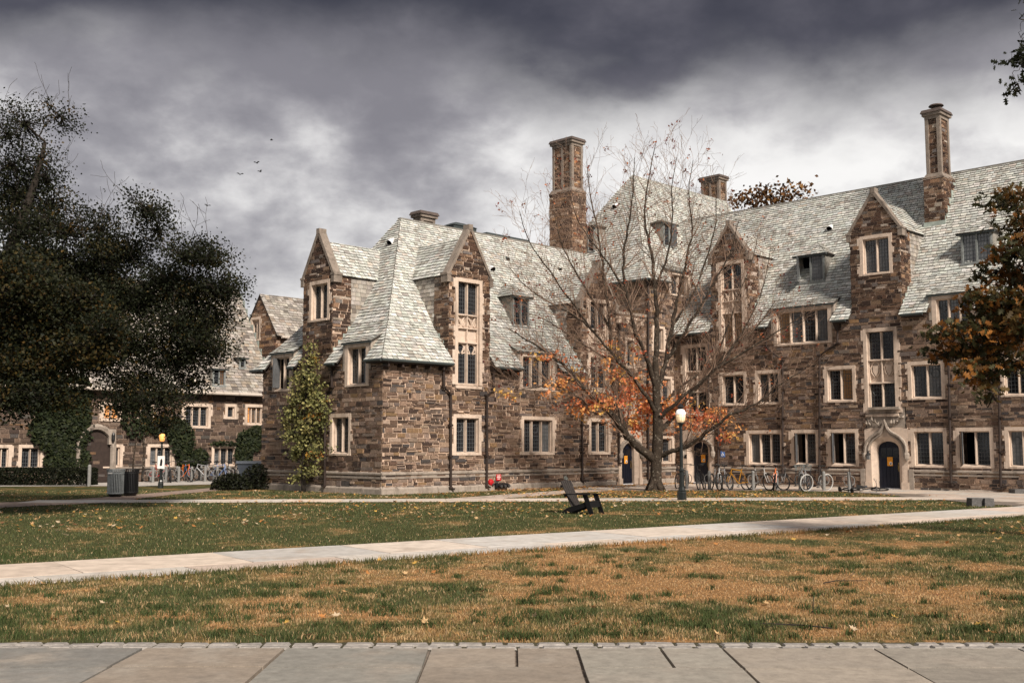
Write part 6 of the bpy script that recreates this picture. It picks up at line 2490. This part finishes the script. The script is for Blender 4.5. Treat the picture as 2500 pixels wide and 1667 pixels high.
m.hexa([V(p) for p in ((.385, -.29, .2), (.41, -.29, .2), (.41, .29, .2), (.385, .29, .2), (.33, -.29, .38), (.355, -.29, .38), (.355, .29, .38), (.33, .29, .38))])
m.build('apron', 'chair_black', t)
for k in range(6):
    x0 = .32 - k * .1
    z = .385 - (.32 - x0) * .33
    m = MB()
    m.hexa([V(p) for p in ((x0 - .09, -.29, z - .05), (x0, -.29, z - .02), (x0, .29, z - .02), (x0 - .09, .29, z - .05), (x0 - .09, -.29, z - .03), (x0, -.29, z), (x0, .29, z), (x0 - .09, .29, z - .03))])
    m.build('seat_slat', 'chair_black', t)
for k in range(5):
    y0 = -.27 + k * .11
    h = .94 + .035 * (1 - abs(k - 2) / 2)
    m = MB()
    b0, b1 = V((-.25, 0, .2)), V((-.25 - (h - .2) * .46, 0, h))
    m.hexa([b0 + V((0, y0, 0)), b0 + V((.022, y0, 0)), b0 + V((.022, y0 + .1, 0)), b0 + V((0, y0 + .1, 0)), b1 + V((0, y0 - .01 * (2 - k), 0)), b1 + V((.022, y0 - .01 * (2 - k), 0)), b1 + V((.022, y0 + .1 - .01 * (2 - k), 0)), b1 + V((0, y0 + .1 - .01 * (2 - k), 0))])
    m.build('back_slat', 'chair_wood', t)
for z in (.53, .8):
    m = MB()
    x = -.25 - (z - .2) * .46
    m.box(x - .04, x - .005, -.34, .34, z - .04, z + .03)
    m.build('back_rail', 'chair_black', t)

# ---------------------------------------------------------------- blue-grey bin by the far hall
p = G(612, 1180)
t = thing('storage_bin', 'blue-grey plastic bin with lid between the far hall and the near wing', 'bin', (p.x, p.y + 1.0, 0), .12)
m = MB()
m.hexa([V(q) for q in ((-.75, -.45, .25), (.75, -.45, .25), (.75, .45, .25), (-.75, .45, .25), (-.92, -.55, 1.05), (.92, -.55, 1.05), (.92, .55, 1.05), (-.92, .55, 1.05))])
m.build('body', 'bin_blue', t)
for x in (-.45, 0, .45):
    m = MB()
    m.hexa([V(q) for q in ((x - .18, -.49, .4), (x + .18, -.49, .4), (x + .18, -.4, .4), (x - .18, -.4, .4), (x - .2, -.565, .95), (x + .2, -.565, .95), (x + .2, -.4, .95), (x - .2, -.4, .95))])
    m.build('panel', 'bin_blue', t)
m = MB()
m.hexa([V(q) for q in ((-1.0, -.62, 1.05), (1.0, -.62, 1.05), (1.0, .62, 1.05), (-1.0, .62, 1.05), (-.95, -.57, 1.2), (.95, -.57, 1.2), (.95, .57, 1.16), (-.95, .57, 1.16))])
m.build('lid', 'bin_blue', t)
for x in (-.6, .6):
    m = MB()
    m.torus((x, -.3, .13), (1, 0, 0), .1, .03, 16, 6)
    m.build('wheel', 'rubber', t)

# ---------------------------------------------------------------- fire-service inlet, alarm bell and red sign on the near wing
u, z = FL.px(1218, 1184)
t = thing('fire_inlet', 'black and chrome fire-hose inlet with three capped nozzles low on the wall', 'hydrant', BM @ FL.p(u, z, .1), pi / 4)
m = MB()
m.box(-.38, .38, -.12, .12, -.1, .1)
m.tube([V((-.3, -.05, 0)), V((-.3, .1, -.35))], .06, 8)
m.build('manifold', 'iron_black', t)
for k in range(3):
    x = -.2 + k * .24
    m = MB()
    m.tube([V((x, -.1, 0)), V((x, -.26, -.03))], .085, 12)
    nz = m.build('nozzle', 'iron_black', t)
    m = MB()
    m.tube([V((x, -.26, -.03)), V((x, -.3, -.035))], .065, 10)
    m.build('cap', 'chrome', nz)
u, z = FL.px(1196, 1177)
t = thing('alarm_bell', 'red fire alarm bell on the wall beside the hose inlet', 'bell', BM @ FL.p(u, z, .03), pi / 4)
m = MB()
mx = Matrix.Rotation(pi / 2, 4, 'X')
m.lathe([(.15, 0), (.15, .05), (.12, .1), (.05, .13)], (0, 0, 0), 14, m=mx)
m.build('gong', 'red_paint', t)
m = MB()
m.tube([V((.05, -.1, -.08)), V((.06, -.16, -.1))], .05, 8)
m.build('striker', 'chrome', t)
u, z = FL.px(1215, 1164.5)
o, f, a, b, h = top_on(FL, 'fire_sign', 'red_paint', 'small square red sign with white lettering above the hose inlet', 'sign', u - .15, u + .15, z - .15, z + .13, .05, .07)
for k, wd in enumerate((.09, .11, .075)):
    m = MB()
    for q in range(5):
        x = -wd + q * wd * .42
        m.fbox(f, x, x + wd * .3, .06 - k * .07, .10 - k * .07, h, h + .003)
    m.build('lettering', 'white_paint', o)
u, z = FL.px(1379, 1168)
t = thing('wall_outlet', 'small round pale cap fixed low on the wall above the garden chair', 'outlet', BM @ FL.p(u, z, .03), pi / 4)
m = MB()
m.torus((0, -.02, 0), (0, 1, 0), .1, .025, 16, 6)
m.build('ring', 'copper', t)
m = MB()
m.lathe([(.08, 0), (.06, .04)], (0, 0, 0), 12, m=mx)
m.build('cap', 'frame_grey', t)

# ---------------------------------------------------------------- ash receptacle and granite blocks by the right wing
t = thing('ash_receptacle', 'pale bottle-shaped cigarette receptacle standing by the right wall', 'ashtray', G(2332, 1199))
m = MB()
m.lathe([(.17, 0), (.18, .06), (.18, .16), (.15, .2)], seg=14)
m.build('base', 'concrete', t)
m = MB()
m.lathe([(.14, .2), (.05, .3), (.042, .7), (.05, .86), (.03, .9)], seg=12)
m.build('neck', 'concrete', t)
for k, (x0, x1, y) in enumerate(((2373, 2405, 1236.5), (2405, 2430, 1237))):
    a, b = G(x0, y), G(x1, y)
    m = MB()
    w, hgt = b.x - a.x - .01, .27
    m.hexa([V((0, 0, 0)), V((w, 0, 0)), V((w, .45, 0)), V((0, .45, 0)), V((.015, .015, hgt)), V((w - .015, .015, hgt)), V((w - .015, .43, hgt)), V((.015, .43, hgt))])
    o = m.build('granite_block', 'granite_dark')
    o.location = a
    tag(o, ('wider left' if k == 0 else 'narrower right') + ' one of two dark granite blocks at the lawn tip', 'stone block')
a = G(2478, 1206)
m = MB()
m.hexa([V((0, 0, 0)), V((2, -.4, 0)), V((2, .5, 0)), V((0, .6, 0)), V((.02, .02, .2)), V((1.98, -.38, .2)), V((1.98, .48, .2)), V((.02, .58, .2))])
o = m.build('stone_step', 'granite_dark')
o.location = a
tag(o, 'low grey stone step at the right edge against the wall', 'step')


# ---------------------------------------------------------------- birds
def bird(px, py, Y, a, lab, up):
    t = thing('bird', lab, 'bird', P3(px, py, Y), a)
    m = MB()
    m.lathe([(.01, -.2), (.05, -.1), (.07, 0), (.05, .12), (.015, .2)], (0, 0, 0), 8, m=Matrix.Rotation(pi / 2, 4, 'Y'))
    m.build('body', 'iron_black', t)
    for s_ in (-1, 1):
        m = MB()
        q = [V((.07, s_ * .03, .01)), V((-.07, s_ * .03, .01)), V((-.12, s_ * .22, up)), V((-.06, s_ * .42, up * .6)), V((.06, s_ * .22, up * 1.05))]
        if s_ > 0:
            q = q[::-1]
        m.poly(q)
        m.poly([p - V((0, 0, .012)) for p in q[::-1]])
        m.build('wing', 'iron_black', t)


for a in ((663, 342, 130, .3, 'highest of the five tiny birds in the sky', .05), (627, 398, 120, 1.2, 'small bird just above the pair left of the slate roofs', .16), (635, 419, 120, .9, 'right-hand bird of the low pair in the sky', .14), (586, 426, 120, 2.0, 'left-hand bird of the low pair in the sky', .15), (506, 502, 110, 2.4, 'lowest bird, nearest to the dark left trees', .1)):
    bird(*a)
